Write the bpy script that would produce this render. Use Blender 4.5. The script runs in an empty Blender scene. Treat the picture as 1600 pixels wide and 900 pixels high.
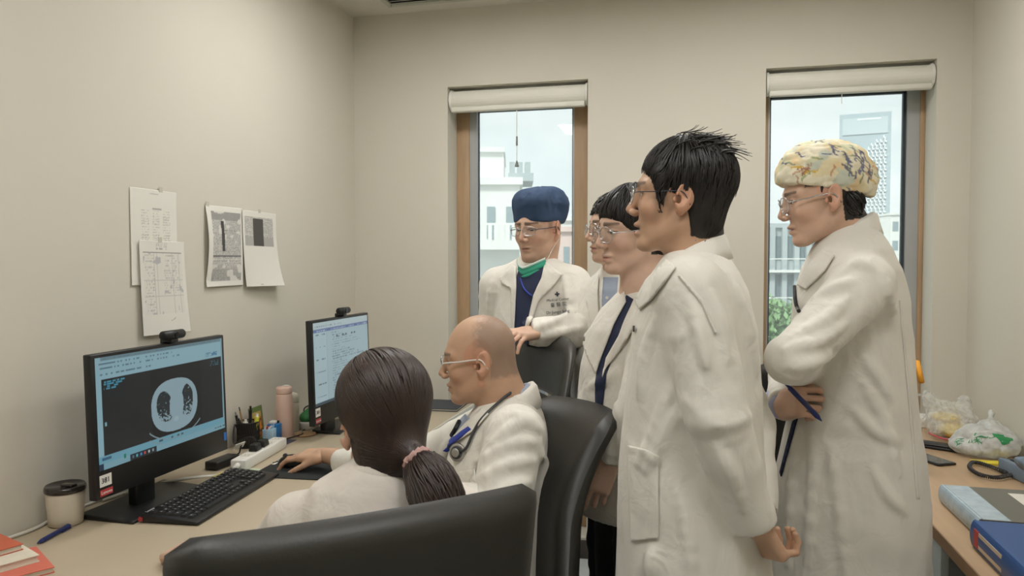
import bpy, bmesh, math, random
import numpy as np
from mathutils import Vector, Matrix
random.seed(7); RNG = np.random.RandomState(7)
scene = bpy.context.scene
COL = scene.collection

# ------------------------------------------------------------------ camera
FPX = 1160.0; YAW = math.radians(13.57); PIT = math.radians(1.95)
CAM = np.array([1.698, -3.559, 1.44])
FW = np.array([-math.sin(YAW)*math.cos(PIT), math.cos(YAW)*math.cos(PIT), -math.sin(PIT)])
RT = np.array([math.cos(YAW), math.sin(YAW), 0.0]); UP = np.cross(RT, FW)
cd = bpy.data.cameras.new('camera'); cam = bpy.data.objects.new('camera', cd); COL.objects.link(cam)
cd.sensor_width = 36.0; cd.lens = 36.0*FPX/1600.0; cd.clip_start = 0.02; cd.clip_end = 2000
M3 = Matrix((RT, UP, -FW)).transposed()
cam.matrix_world = Matrix.Translation(Vector(CAM)) @ M3.to_4x4()
cd.dof.use_dof = True; cd.dof.focus_distance = 2.15; cd.dof.aperture_fstop = 9.0
scene.camera = cam
def W(x, y, d):            # a point of the room d metres in front of the camera position
    return CAM + (FW + RT*((x-800)/FPX) - UP*((y-450)/FPX))*d

# ------------------------------------------------------------------ sky, sun, exposure
world = bpy.data.worlds.new('sky'); scene.world = world; world.use_nodes = True
wn = world.node_tree; wn.nodes.clear()
def wnode(t, **k):
    n = wn.nodes.new(t)
    for a, b in k.items(): setattr(n, a, b)
    return n
w_tc = wnode('ShaderNodeTexCoord'); w_nz = wnode('ShaderNodeTexNoise'); w_mp = wnode('ShaderNodeMapping')
w_mp.inputs['Scale'].default_value = (1, 1, 2.6); w_nz.inputs['Scale'].default_value = 3.2; w_nz.inputs['Detail'].default_value = 6
w_rp = wnode('ShaderNodeValToRGB'); w_bg = wnode('ShaderNodeBackground'); w_out = wnode('ShaderNodeOutputWorld')
w_rp.color_ramp.elements[0].position = 0.38; w_rp.color_ramp.elements[0].color = (0.80, 0.86, 0.87, 1)
w_rp.color_ramp.elements[1].position = 0.62; w_rp.color_ramp.elements[1].color = (0.97, 0.97, 0.965, 1)
wn.links.new(w_tc.outputs['Generated'], w_mp.inputs[0]); wn.links.new(w_mp.outputs[0], w_nz.inputs[0])
wn.links.new(w_nz.outputs['Fac'], w_rp.inputs[0]); wn.links.new(w_rp.outputs[0], w_bg.inputs[0])
w_bg.inputs[1].default_value = 1.35; wn.links.new(w_bg.outputs[0], w_out.inputs[0])
sd = bpy.data.lights.new('sun', 'SUN'); sd.energy = 3.6; sd.angle = math.radians(12); sd.color = (1.0, 0.97, 0.92)
sun = bpy.data.objects.new('sun', sd); COL.objects.link(sun)
sun.rotation_euler = Vector((0.35, 0.75, -0.8)).to_track_quat('-Z', 'Y').to_euler()   # from behind the building, onto the facades opposite
PANEL_STRENGTH = 13.0       # the four ceiling light panels of the room
scene.view_settings.view_transform = 'Standard'; scene.view_settings.look = 'None'
scene.view_settings.exposure = 0.0; scene.view_settings.gamma = 1.0
scene.view_settings.use_curve_mapping = False

# ------------------------------------------------------------------ materials
def srgb(r, g, b):
    f = lambda c: (c/255/12.92) if c <= 10 else ((c/255+0.055)/1.055)**2.4
    return (f(r), f(g), f(b), 1.0)
MATS = {}
def mat(name, col, rough=0.6, metal=0.0, var=0.06, vscale=6.0, bump=0.0, bscale=80.0, attr=False, emit=0.0, spec=0.5, sheen=0.0,
        stretch=(1,1,1), trans=0.0, alpha=1.0, coat=0.0, sss=0.0):
    if name in MATS: return MATS[name]
    m = bpy.data.materials.new(name); m.use_nodes = True; nt = m.node_tree; b = nt.nodes['Principled BSDF']
    L = nt.links.new
    tc = nt.nodes.new('ShaderNodeTexCoord'); mp = nt.nodes.new('ShaderNodeMapping'); mp.inputs['Scale'].default_value = stretch
    L(tc.outputs['Object'], mp.inputs[0])
    if attr:
        at = nt.nodes.new('ShaderNodeAttribute'); at.attribute_name = 'Col'; base = at.outputs['Color']
    else:
        rgb = nt.nodes.new('ShaderNodeRGB'); rgb.outputs[0].default_value = col; base = rgb.outputs[0]
    if var > 0:
        nz = nt.nodes.new('ShaderNodeTexNoise'); nz.inputs['Scale'].default_value = vscale; nz.inputs['Detail'].default_value = 5
        L(mp.outputs[0], nz.inputs[0])
        mr = nt.nodes.new('ShaderNodeMapRange'); mr.inputs[1].default_value = 0.3; mr.inputs[2].default_value = 0.7
        mr.inputs[3].default_value = 1-var; mr.inputs[4].default_value = 1+var; L(nz.outputs['Fac'], mr.inputs[0])
        mx = nt.nodes.new('ShaderNodeVectorMath'); mx.operation = 'SCALE'; L(base, mx.inputs[0]); L(mr.outputs[0], mx.inputs['Scale'])
        base = mx.outputs[0]
    L(base, b.inputs['Base Color'])
    b.inputs['Roughness'].default_value = rough; b.inputs['Metallic'].default_value = metal
    b.inputs['Specular IOR Level'].default_value = spec
    if sheen: b.inputs['Sheen Weight'].default_value = sheen
    if coat: b.inputs['Coat Weight'].default_value = coat; b.inputs['Coat Roughness'].default_value = 0.15
    if sss:
        b.inputs['Subsurface Weight'].default_value = sss; b.inputs['Subsurface Radius'].default_value = (0.012, 0.005, 0.003); b.inputs['Subsurface Scale'].default_value = 0.5
    if trans: b.inputs['Transmission Weight'].default_value = trans
    if alpha < 1: b.inputs['Alpha'].default_value = alpha
    if emit:
        L(base, b.inputs['Emission Color']); b.inputs['Emission Strength'].default_value = emit
    if bump:
        bz = nt.nodes.new('ShaderNodeTexNoise'); bz.inputs['Scale'].default_value = bscale; bz.inputs['Detail'].default_value = 3
        L(mp.outputs[0], bz.inputs[0]); bp = nt.nodes.new('ShaderNodeBump'); bp.inputs['Strength'].default_value = bump
        bp.inputs['Distance'].default_value = 0.01; L(bz.outputs['Fac'], bp.inputs['Height']); L(bp.outputs[0], b.inputs['Normal'])
    MATS[name] = m; return m
def glass(name, tint=(1,1,1,1), refl=0.08, veil=0.0, veilcol=(0.8,0.85,0.85,1)):
    if name in MATS: return MATS[name]
    m = bpy.data.materials.new(name); m.use_nodes = True; nt = m.node_tree; nt.nodes.clear(); L = nt.links.new
    t = nt.nodes.new('ShaderNodeBsdfTransparent'); t.inputs[0].default_value = tint
    g = nt.nodes.new('ShaderNodeBsdfGlossy'); g.inputs['Roughness'].default_value = 0.01
    lw = nt.nodes.new('ShaderNodeLayerWeight'); lw.inputs[0].default_value = 0.25
    nz = nt.nodes.new('ShaderNodeTexNoise'); nz.inputs['Scale'].default_value = 3
    pw = nt.nodes.new('ShaderNodeMath'); pw.operation = 'POWER'; L(lw.outputs['Facing'], pw.inputs[0]); pw.inputs[1].default_value = 4.0
    mu = nt.nodes.new('ShaderNodeMath'); mu.operation = 'MULTIPLY_ADD'; L(pw.outputs[0], mu.inputs[0]); mu.inputs[1].default_value = 0.5; mu.inputs[2].default_value = refl
    mx = nt.nodes.new('ShaderNodeMixShader'); L(mu.outputs[0], mx.inputs[0]); L(t.outputs[0], mx.inputs[1]); L(g.outputs[0], mx.inputs[2])
    out = nt.nodes.new('ShaderNodeOutputMaterial'); last = mx
    if veil:
        d = nt.nodes.new('ShaderNodeBsdfDiffuse'); d.inputs[0].default_value = veilcol
        tl = nt.nodes.new('ShaderNodeBsdfTranslucent'); tl.inputs[0].default_value = veilcol
        ad = nt.nodes.new('ShaderNodeMixShader'); ad.inputs[0].default_value = 0.5; L(d.outputs[0], ad.inputs[1]); L(tl.outputs[0], ad.inputs[2])
        mr = nt.nodes.new('ShaderNodeMapRange'); mr.inputs[3].default_value = veil*0.7; mr.inputs[4].default_value = veil*1.3; L(nz.outputs['Fac'], mr.inputs[0])
        m2 = nt.nodes.new('ShaderNodeMixShader'); L(mr.outputs[0], m2.inputs[0]); L(mx.outputs[0], m2.inputs[1]); L(ad.outputs[0], m2.inputs[2]); last = m2
    L(last.outputs[0], out.inputs[0]); MATS[name] = m; return m

# ------------------------------------------------------------------ object helpers
def empty(name, loc=(0,0,0), rz=0.0):
    o = bpy.data.objects.new(name, None); COL.objects.link(o); o.location = Vector(loc); o.rotation_euler[2] = rz; o.empty_display_size = 0.05
    return o
def tag(o, label=None, cat=None, group=None, kind=None):
    if label: o['label'] = label
    if cat: o['category'] = cat
    if group: o['group'] = group
    if kind: o['kind'] = kind
    return o
def thing(name, label, cat, loc=(0,0,0), rz=0.0, group=None): return tag(empty(name, loc, rz), label, cat, group)
def struct(o): o['kind'] = 'structure'; return o
def origin_of(p):
    v = np.zeros(3)
    while p is not None: v = v + np.array(p.location); p = p.parent
    return v
class MB:
    def __init__(s): s.v = []; s.f = []; s.c = []
    def add(s, v, f, c=None):
        n = len(s.v); s.v += [tuple(map(float, p)) for p in v]; s.f += [tuple(int(i)+n for i in q) for q in f]
        if c is not None: s.c += [tuple(c)]*len(v)
        return s
    def box(s, c, d, R=None):
        c = np.array(c, float); h = np.array(d, float)/2
        p = np.array([[x,y,z] for x in (-1,1) for y in (-1,1) for z in (-1,1)])*h
        if R is not None: p = p@np.array(R).T
        return s.add(p+c, [(0,1,3,2),(4,6,7,5),(0,4,5,1),(2,3,7,6),(0,2,6,4),(1,5,7,3)])
    def b(s, x0, x1, y0, y1, z0, z1): return s.box(((x0+x1)/2,(y0+y1)/2,(z0+z1)/2), (abs(x1-x0),abs(y1-y0),abs(z1-z0)))
    def prism(s, poly, z0, z1):
        n = len(poly)
        v = [(x,y,z0) for x,y in poly]+[(x,y,z1) for x,y in poly]
        return s.add(v, [tuple(range(n))[::-1], tuple(range(n,2*n))]+[(i,(i+1)%n,n+(i+1)%n,n+i) for i in range(n)])
    def tube(s, pts, r, n=8, cap=True, flat=1.0):
        pts = [np.array(p, float) for p in pts]; k = len(pts); rr = r if hasattr(r, '__len__') else [r]*k
        up = np.array([0.0,0,1.0]); rings = []; t0 = None
        for i in range(k):
            t = pts[min(i+1,k-1)]-pts[max(i-1,0)]; t = t/(np.linalg.norm(t)+1e-12)
            if t0 is None:
                a = np.cross(t, up)
                if np.linalg.norm(a) < 1e-3: a = np.cross(t, np.array([1.0,0,0]))
            else: a = a-t*(a@t)
            a = a/(np.linalg.norm(a)+1e-12); b = np.cross(t, a); t0 = t
            rings.append([pts[i]+rr[i]*(math.cos(2*math.pi*j/n)*a+flat*math.sin(2*math.pi*j/n)*b) for j in range(n)])
        v = [p for q in rings for p in q]
        f = [(i*n+j, i*n+(j+1)%n, (i+1)*n+(j+1)%n, (i+1)*n+j) for i in range(k-1) for j in range(n)]
        if cap: f += [tuple(range(n))[::-1], tuple(range((k-1)*n, k*n))]
        return s.add(v, f)
    def lathe(s, prof, c=(0,0,0), n=32, sx=1.0, sy=1.0):
        k = len(prof); v = []
        for (r, z) in prof: v += [(c[0]+r*sx*math.cos(2*math.pi*j/n), c[1]+r*sy*math.sin(2*math.pi*j/n), c[2]+z) for j in range(n)]
        f = [(i*n+j, i*n+(j+1)%n, (i+1)*n+(j+1)%n, (i+1)*n+j) for i in range(k-1) for j in range(n)]
        f += [tuple(range(n))[::-1], tuple(range((k-1)*n, k*n))]
        return s.add(v, f)
    def obj(s, name, m, parent=None, bevel=0.0, seg=2, smooth=False, world=False, sub=0):
        return mesh_obj(name, np.array(s.v), s.f, m, parent, bevel, seg, smooth, world, s.c if s.c else None, sub)
def mesh_obj(name, v, f, m, parent=None, bevel=0.0, seg=2, smooth=False, world=False, cols=None, sub=0):
    v = np.asarray(v, float)
    if world and parent is not None: v = v-origin_of(parent)
    me = bpy.data.meshes.new(name)
    f = f.tolist() if hasattr(f, 'tolist') else f
    me.from_pydata(v.tolist(), [], f); me.validate()
    if cols is not None:
        ca = me.color_attributes.new('Col', 'FLOAT_COLOR', 'POINT')
        c = np.asarray(cols, np.float32)
        if c.shape[1] == 3: c = np.hstack([c, np.ones((len(c),1), np.float32)])
        ca.data.foreach_set('color', c.ravel())
    if bevel > 0:
        bm = bmesh.new(); bm.from_mesh(me)
        es = [e for e in bm.edges if len(e.link_faces) == 2 and e.calc_face_angle(0) > 0.5]
        bmesh.ops.bevel(bm, geom=es, offset=bevel, segments=seg, affect='EDGES', profile=0.5, clamp_overlap=True)
        bm.to_mesh(me); bm.free()
    if smooth or bevel > 0:
        me.polygons.foreach_set('use_smooth', [True]*len(me.polygons))
        if bevel > 0 and not smooth:
            try: me.set_sharp_from_angle(angle=math.radians(50))
            except Exception: pass
    me.materials.append(m)
    o = bpy.data.objects.new(name, me); COL.objects.link(o)
    if parent is not None: o.parent = parent
    if sub:
        md = o.modifiers.new('sub', 'SUBSURF'); md.levels = sub; md.render_levels = sub
    return o
def raster(name, m, nx, ny, fpos, fcol, parent=None, world=False):
    """A gridded sheet: fpos(u,v)->(N,3) points, fcol(u,v)->(N,3) linear colour per cell (v runs down)."""
    gu, gv = np.meshgrid(np.linspace(0,1,nx+1), np.linspace(0,1,ny+1)); P = fpos(gu.ravel(), gv.ravel())
    idx = np.arange((nx+1)*(ny+1)).reshape(ny+1, nx+1)
    F = np.stack([idx[1:,:-1], idx[1:,1:], idx[:-1,1:], idx[:-1,:-1]], -1).reshape(-1,4)
    C = fcol(gu.ravel(), gv.ravel())
    return mesh_obj(name, P, F, m, parent, smooth=True, world=world, cols=C)
def text_mesh(name, body, size, m, M, parent=None, depth=0.0003):
    cu = bpy.data.curves.new(name, 'FONT'); cu.body = body; cu.size = size; cu.extrude = depth; cu.align_x = 'CENTER'; cu.align_y = 'CENTER'; cu.resolution_u = 2
    tmp = bpy.data.objects.new(name+'_tmp', cu); COL.objects.link(tmp)
    me = bpy.data.meshes.new_from_object(tmp.evaluated_get(bpy.context.evaluated_depsgraph_get()))
    COL.objects.unlink(tmp); bpy.data.objects.remove(tmp)
    me.name = name; me.materials.clear(); me.materials.append(m); me.transform(M)
    o = bpy.data.objects.new(name, me); COL.objects.link(o)
    if parent is not None: o.parent = parent
    return o
def frame_from(xa, za, o):       # matrix with x axis xa, z axis za (normal), origin o
    x = Vector(xa).normalized(); z = Vector(za); z = (z-x*z.dot(x)).normalized(); y = z.cross(x)
    return Matrix.Translation(Vector(o)) @ Matrix((x,y,z)).transposed().to_4x4()
def copy_tree(o, parent=None):
    c = o.copy(); COL.objects.link(c); c.parent = parent
    for ch in list(o.children): copy_tree(ch, c)
    return c
def spline(pts, n):              # Catmull-Rom through points
    P = np.array(pts, float); P = np.vstack([2*P[0]-P[1], P, 2*P[-1]-P[-2]]); k = len(P)-3; out = []
    for t in np.linspace(0, k-1e-9, n):
        i = int(t); u = t-i; a,b,c,d = P[i:i+4]
        out.append(0.5*((2*b)+(-a+c)*u+(2*a-5*b+4*c-d)*u*u+(-a+3*b-3*c+d)*u**3))
    return np.array(out)

# ------------------------------------------------------------------ noise and signed-distance sculpting
_T = RNG.rand(32,32,32).astype(np.float32)
def vnoise(P):
    P = np.asarray(P); i = np.floor(P).astype(int); u = P-i; u = u*u*(3-2*u); i &= 31; j = (i+1) & 31
    x0,y0,z0 = i.T; x1,y1,z1 = j.T; a,b,c = u.T
    l = lambda p,q,t: p+(q-p)*t
    return l(l(l(_T[x0,y0,z0],_T[x1,y0,z0],a), l(_T[x0,y1,z0],_T[x1,y1,z0],a), b),
             l(l(_T[x0,y0,z1],_T[x1,y0,z1],a), l(_T[x0,y1,z1],_T[x1,y1,z1],a), b), c)*2-1
def nrm(v): v = np.asarray(v, float); return v/(np.linalg.norm(v)+1e-12)
def rotm(yaw=0, pitch=0, roll=0):  # local x forward, y left, z up; pitch>0 nods down
    cy,sy = math.cos(yaw), math.sin(yaw); cp,sp = math.cos(pitch), math.sin(pitch); cr,sr = math.cos(roll), math.sin(roll)
    return np.array([[cy,-sy,0],[sy,cy,0],[0,0,1]])@np.array([[cp,0,sp],[0,1,0],[-sp,0,cp]])@np.array([[1,0,0],[0,cr,-sr],[0,sr,cr]])
def ell(c, r, R=None):
    c = np.array(c, np.float32); ri = [float(1/v) for v in r]
    if R is not None: R = np.array(R, np.float32)
    def f(P):
        q = P-c
        if R is not None: q = q@R
        x = q[:,0]*ri[0]; y = q[:,1]*ri[1]; z = q[:,2]*ri[2]
        k0 = np.sqrt(x*x+y*y+z*z)+1e-6; x = x*ri[0]; y = y*ri[1]; z = z*ri[2]
        return k0*(k0-1)/(np.sqrt(x*x+y*y+z*z)+1e-6)
    return f
def rcone(a, b, ra, rb):
    a = np.array(a, np.float32); b = np.array(b, np.float32); ba = b-a; L2 = float(ba@ba+1e-12)
    def f(P):
        q = P-a; t = np.clip((q@ba)/L2, 0, 1); x = q[:,0]-t*ba[0]; y = q[:,1]-t*ba[1]; z = q[:,2]-t*ba[2]
        return np.sqrt(x*x+y*y+z*z)-(ra+(rb-ra)*t)
    return f
def ccone(a, b, ra, rb, fl=1.0, fa=None):    # cone with flat ends (sleeve); fl flattens across fa
    a = np.array(a, float); b = np.array(b, float); L = np.linalg.norm(b-a); ax = (b-a)/L
    def f(P):
        q = P-a; t = q@ax; rad = np.sqrt(np.maximum(((q-t[:,None]*ax)**2).sum(1), 1e-12))
        d1 = rad-(ra+(rb-ra)*np.clip(t/L,0,1)); d2 = np.maximum(-t, t-L)
        return np.where((d1>0)&(d2>0), np.sqrt(np.maximum(d1,0)**2+np.maximum(d2,0)**2), np.maximum(d1,d2))
    return f
def rbox(c, h, r, R=None):
    c = np.array(c, np.float32); h = (np.array(h, float)-r).astype(np.float32)
    if R is not None: R = np.array(R, np.float32)
    def f(P):
        q = P-c
        if R is not None: q = q@R
        q = np.abs(q)-h; return np.sqrt((np.maximum(q,0)**2).sum(1))+np.minimum(q.max(1),0)-r
    return f
def plane(p, n):
    p = np.array(p, np.float32); n = nrm(n).astype(np.float32)
    return lambda P: (P-p)@n
def smin(a, b, k):
    if not hasattr(k,'__len__') and k <= 0: return np.minimum(a, b)
    h = np.maximum(k-np.abs(a-b), 0)/k; return np.minimum(a, b)-h*h*k*0.25
def comb(ops):                 # ops: list of (op, fn, k)
    def f(P):
        d = None
        for op, g, k in ops:
            e = g(P); k = k(P) if callable(k) else k
            if d is None: d = e
            elif op == 'u': d = smin(d, e, k)
            elif op == 's': d = -smin(-d, e, k)
            elif op == 'i': d = -smin(-d, -e, k)
            elif op == 'd': d = d+e
        return d
    return f
def local(f, c, R, s=1.0):
    c = np.array(c, np.float32); R = np.array(R, np.float32); s = float(s)
    return lambda P: f(((P-c)@R)*(1/s))*s
def polygonize(f, lo, hi, h, smooth=1, slack=0.004):
    lo = np.array(lo, np.float32); hi = np.array(hi, np.float32); B = 5; h = float(h)
    nb = np.ceil((hi-lo)/(h*B)).astype(int)+1; n = nb*B
    ax = [lo[i]+h*np.arange(n[i]) for i in range(3)]
    cb = [lo[i]+h*(np.arange(nb[i])*B+(B-1)/2) for i in range(3)]
    G = np.stack(np.meshgrid(*cb, indexing='ij'), -1).reshape(-1,3).astype(np.float32); D = f(G).reshape(nb)
    near = np.abs(D) < h*B*1.1+slack
    V = np.repeat(np.repeat(np.repeat(D,B,0),B,1),B,2).astype(np.float32)
    mk = np.repeat(np.repeat(np.repeat(near,B,0),B,1),B,2); I = np.argwhere(mk)
    V[mk] = f((lo+np.float32(h)*I.astype(np.float32)))
    V[0]=V[-1]=1; V[:,0]=V[:,-1]=1; V[:,:,0]=V[:,:,-1]=1
    S = V < 0
    n0,n1,n2 = S.shape
    cnt = np.zeros((n0-1,n1-1,n2-1), np.int8)
    for a in (0,1):
        for b in (0,1):
            for c in (0,1): cnt += S[a:n0-1+a, b:n1-1+b, c:n2-1+c]
    act = (cnt > 0) & (cnt < 8); A = np.argwhere(act); idx = -np.ones(act.shape, int); idx[act] = np.arange(len(A))
    acc = np.zeros((len(A),3)); w = np.zeros(len(A))
    cs = [(a,b,c) for a in (0,1) for b in (0,1) for c in (0,1)]
    for p in cs:
        for k in range(3):
            if p[k]: continue
            q = list(p); q[k] = 1
            va = V[A[:,0]+p[0],A[:,1]+p[1],A[:,2]+p[2]]; vb = V[A[:,0]+q[0],A[:,1]+q[1],A[:,2]+q[2]]
            cr = (va<0) != (vb<0); t = np.where(cr, va/(va-vb+1e-12), 0)
            pt = np.tile(np.array(p, float), (len(A),1)); pt[:,k] += t
            acc += pt*cr[:,None]; w += cr
    P = lo+h*(A+acc/np.maximum(w,1)[:,None]); F = []
    for k in range(3):
        sl0 = [slice(1,-1)]*3; sl0[k] = slice(0,-1); sl1 = list(sl0); sl1[k] = slice(1,None)
        a = S[tuple(sl0)]; b = S[tuple(sl1)]; E = np.argwhere(a != b); fl = a[a != b]
        off = [1,1,1]; off[k] = 0; E = E+np.array(off)
        u, v = (k+1)%3, (k+2)%3
        def g(du, dv):
            e = E.copy(); e[:,u] -= du; e[:,v] -= dv; return idx[e[:,0],e[:,1],e[:,2]]
        q = np.stack([g(1,1), g(0,1), g(0,0), g(1,0)], 1); q[~fl] = q[~fl][:,::-1]; F.append(q)
    F = np.vstack(F); F = F[(F >= 0).all(1)]
    for _ in range(smooth):
        P = P.astype(np.float32); d = f(P); e = np.float32(h*0.5); gr = np.stack([f(P+np.array(v, np.float32)*e)-d for v in ((1,0,0),(0,1,0),(0,0,1))], 1)
        gr = gr/(np.linalg.norm(gr,axis=1,keepdims=True)+1e-9); P = P-np.clip(d,-h,h)[:,None]*gr
    return P, F
def grad(f, P, e=0.002):
    g = np.stack([f(P+np.array(v)*e)-f(P-np.array(v)*e) for v in ((1,0,0),(0,1,0),(0,0,1))], 1)
    return g/(np.linalg.norm(g, axis=1, keepdims=True)+1e-9)
def onto(f, P, off=0.0, it=6):
    for _ in range(it): P = P-(np.clip(f(P)-off, -0.03, 0.03))[:,None]*grad(f, P)
    return P

# ================================================================== the room
XR = 2.853; ZC = 2.70; YF = -4.75
m_wall = mat('wall_paint', srgb(212,207,193), 0.75, var=0.02, vscale=1.5, bump=0.02, bscale=220)
m_ceil = mat('ceiling_paint', srgb(222,218,206), 0.85, var=0.02, bump=0.02)
m_floor = mat('vinyl_floor', srgb(188,192,192), 0.35, var=0.06, vscale=12)
m_wood = mat('window_wood', srgb(176,146,112), 0.5, var=0.1, vscale=5, stretch=(8,8,1), bump=0.03)
m_alu = mat('grey_aluminium', srgb(176,178,178), 0.4, metal=0.3, var=0.03)
m_gask = mat('dark_gasket', srgb(52,62,66), 0.6, var=0.03)
m_glass = glass('window_glass', (0.93,0.97,0.965,1), refl=0.035, veil=0.12)  # veil: pale layer mixed into the panes to imitate haze over the view
m_blind = mat('blind_fabric', srgb(222,220,208), 0.6, var=0.02)
m_black = mat('black_plastic', srgb(26,26,26), 0.42, var=0.05)
m_white = mat('white_plastic', srgb(226,224,216), 0.4, var=0.02)
struct(MB().b(-0.2, XR+0.2, YF-0.2, 0.3, -0.12, 0).obj('floor', m_floor))
struct(MB().b(-0.2, XR+0.2, YF-0.2, 0.3, ZC, ZC+0.12).obj('ceiling', m_ceil))
struct(MB().b(-0.2, 0, YF-0.2, 0.3, 0, ZC).obj('wall_left', m_wall))
struct(MB().b(XR, XR+0.2, YF-0.2, 0.3, 0, ZC).obj('wall_right', m_wall))
struct(MB().b(-0.2, XR+0.2, YF-0.2, YF, 0, ZC).obj('wall_front', m_wall))
WIN = [(0.508, 1.212), (2.020, 2.718)]; WZ0, WZ1 = 0.10, 2.317; RB = 0.30
wb = MB()
wb.b(0, WIN[0][0], 0, RB, 0, ZC); wb.b(WIN[0][1], WIN[1][0], 0, RB, 0, ZC); wb.b(WIN[1][1], XR, 0, RB, 0, ZC)
for a, b in WIN: wb.b(a, b, 0, RB, WZ1, ZC); wb.b(a, b, 0, RB, 0, WZ0)
struct(wb.obj('wall_back', m_wall))
m_base = mat('dark_baseboard', srgb(70,64,58), 0.6)
for n, (x0,x1,y0,y1) in dict(left=(0,0.012,YF,0), back=(0.012,XR,-0.012,0), right=(XR-0.012,XR,YF,-0.012)).items():
    struct(MB().b(x0,x1,y0,y1,0,0.09).obj('baseboard_'+n, m_base, bevel=0.003))
for i, (a, b) in enumerate(WIN):
    w = struct(empty('window_%d' % (i+1), (a, 0.15, WZ0)))
    H = WZ1-WZ0; B = b-a; tz = 0.72-WZ0+0.05; wl, al_, ar, wr = ((0.066,0.040,0.010,0.088),(0.026,0.008,0.052,0.020))[i]
    def fr(x0,x1,z0,z1,y0,y1,name,m,bev=0.003): return MB().b(x0,x1,y0,y1,z0,z1).obj(name, m, w, bevel=bev)
    fr(0,wl,0,H,0.0,0.07,'frame_stile',m_wood); fr(B-wr,B,0,H,0,0.07,'frame_stile',m_wood)
    fr(wl,B-wr,H-0.06,H,0,0.07,'frame_head',m_wood); fr(wl,B-wr,0,0.06,0,0.07,'frame_sill',m_wood)
    fr(wl,B-wr,tz,tz+0.10,0,0.07,'transom',m_wood)
    for k, (z0, z1) in enumerate(((0.06, tz), (tz+0.10, H-0.06))):
        x0, x1, y0 = wl+al_, B-wr-ar, 0.03
        for q in ((wl,x0,z0,z1),(x1,B-wr,z0,z1),(x0,x1,z1-0.03,z1),(x0,x1,z0,z0+0.025)): MB().b(q[0],q[1],0.012,0.06,q[2],q[3]).obj('sash_bar', m_alu, w)
        gw = 0.006 if i == 0 else 0.013
        for q in ((x0,x0+gw*0.5,z0+0.025,z1-0.03),(x1-gw,x1,z0+0.025,z1-0.03),(x0,x1,z1-0.03-gw,z1-0.03),(x0,x1,z0+0.025,z0+0.025+gw)): MB().b(q[0],q[1],y0,0.055,q[2],q[3]).obj('gasket', m_gask, w)
        MB().b(x0,x1,0.040,0.046,z0+0.025,z1-0.03).obj('pane', m_glass, w)
    # roller blind
    t = thing('roller_blind', ['rolled-up cream roller blind with a pull cord above the window behind the blue cap',
                               'rolled-up cream roller blind above the window behind the floral cap'][i], 'blind', (a+0.004, 0.05, 2.19), 0, 'roller blinds')
    L = B-0.008; prof = [(math.cos(an)*0.05, 0.065+math.sin(an)*0.048) for an in np.linspace(-1.3, math.pi+0.4, 22)]
    v = [(x, -y, z) for x in (0.012, L-0.012) for y, z in prof]; n = len(prof)
    MB().add(v, [tuple(range(n)), tuple(range(n, 2*n))[::-1]]+[(j, n+j, n+(j+1)%n, (j+1)%n) for j in range(n)]).obj('roll', m_blind, t, smooth=False)
    MB().b(0.012, L-0.012, -0.052, -0.02, 0.0, 0.026).obj('bottom_rail', m_blind, t, bevel=0.006)
    for x in (0.0, L-0.012):
        MB().tube([(x,0,0.065),(x+0.012,0,0.065)], 0.054, 20).obj('end_bracket', m_white, t, bevel=0.002)
    cx = L*(0.5 if i == 0 else 0.46); zb = -0.26 if i == 0 else -0.045
    MB().tube([(cx,-0.036,0.004),(cx,-0.036,zb)], 0.0016 if i else 0.0022, 6).obj('cord', m_white, t)
    if i == 0:
        m_tas = mat('cord_tassel', srgb(120,122,118), 0.5)
        MB().tube([(cx,-0.036,-0.13),(cx,-0.036,-0.175)], [0.004,0.005], 8).obj('connector', m_tas, t)
        MB().lathe([(0.002,0),(0.004,-0.004),(0.010,-0.026),(0.011,-0.030),(0.0,-0.031)], (cx,-0.036,zb+0.012), 12).obj('tassel', m_tas, t, smooth=True)
# ceiling light panels (real fixtures of the room, above the frame)
m_diff = mat('light_diffuser', (1.0, 0.985, 0.965, 1), 0.5, var=0.0, emit=PANEL_STRENGTH)
for k, (x, y, lab) in enumerate([(0.8,-1.05,'over the left desk by the window'),(2.05,-1.05,'over the standing doctors'),(0.8,-2.95,'over the left desk near the camera'),(2.05,-2.95,'over the right desk near the camera')]):
    t = thing('ceiling_light', 'square white ceiling light panel '+lab, 'light', (x,y,ZC-0.012), 0, 'ceiling light panels')
    fr = MB()
    for s in (-1,1): fr.b(s*0.3-0.015,s*0.3+0.015,-0.315,0.315,-0.014,0.012); fr.b(-0.285,0.285,s*0.3-0.015,s*0.3+0.015,-0.014,0.012)
    fr.obj('frame', m_white, t); MB().b(-0.285,0.285,-0.285,0.285,-0.004,0.01).obj('diffuser', m_diff, t)
# slot vent
t = thing('ceiling_vent', 'slotted grey air vent in the ceiling near the left corner', 'vent', (0.62,-0.20,ZC), 0)
fr = MB()
for s in (-1,1): fr.b(-0.36,0.36,s*0.065-0.012,s*0.065+0.012,-0.012,0.0); fr.b(s*0.36-0.012,s*0.36+0.012,-0.077,0.077,-0.012,0.0)
fr.obj('frame', mat('vent_frame', srgb(190,192,180), 0.5), t); MB().b(-0.35,0.35,-0.06,0.06,-0.002,0).obj('backing', m_black, t)
for k in range(4): MB().box((0,-0.042+0.028*k,-0.006),(0.70,0.016,0.003),np.array(Matrix.Rotation(0.5,3,'X'))).obj('slat', MATS['vent_frame'], t)

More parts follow.
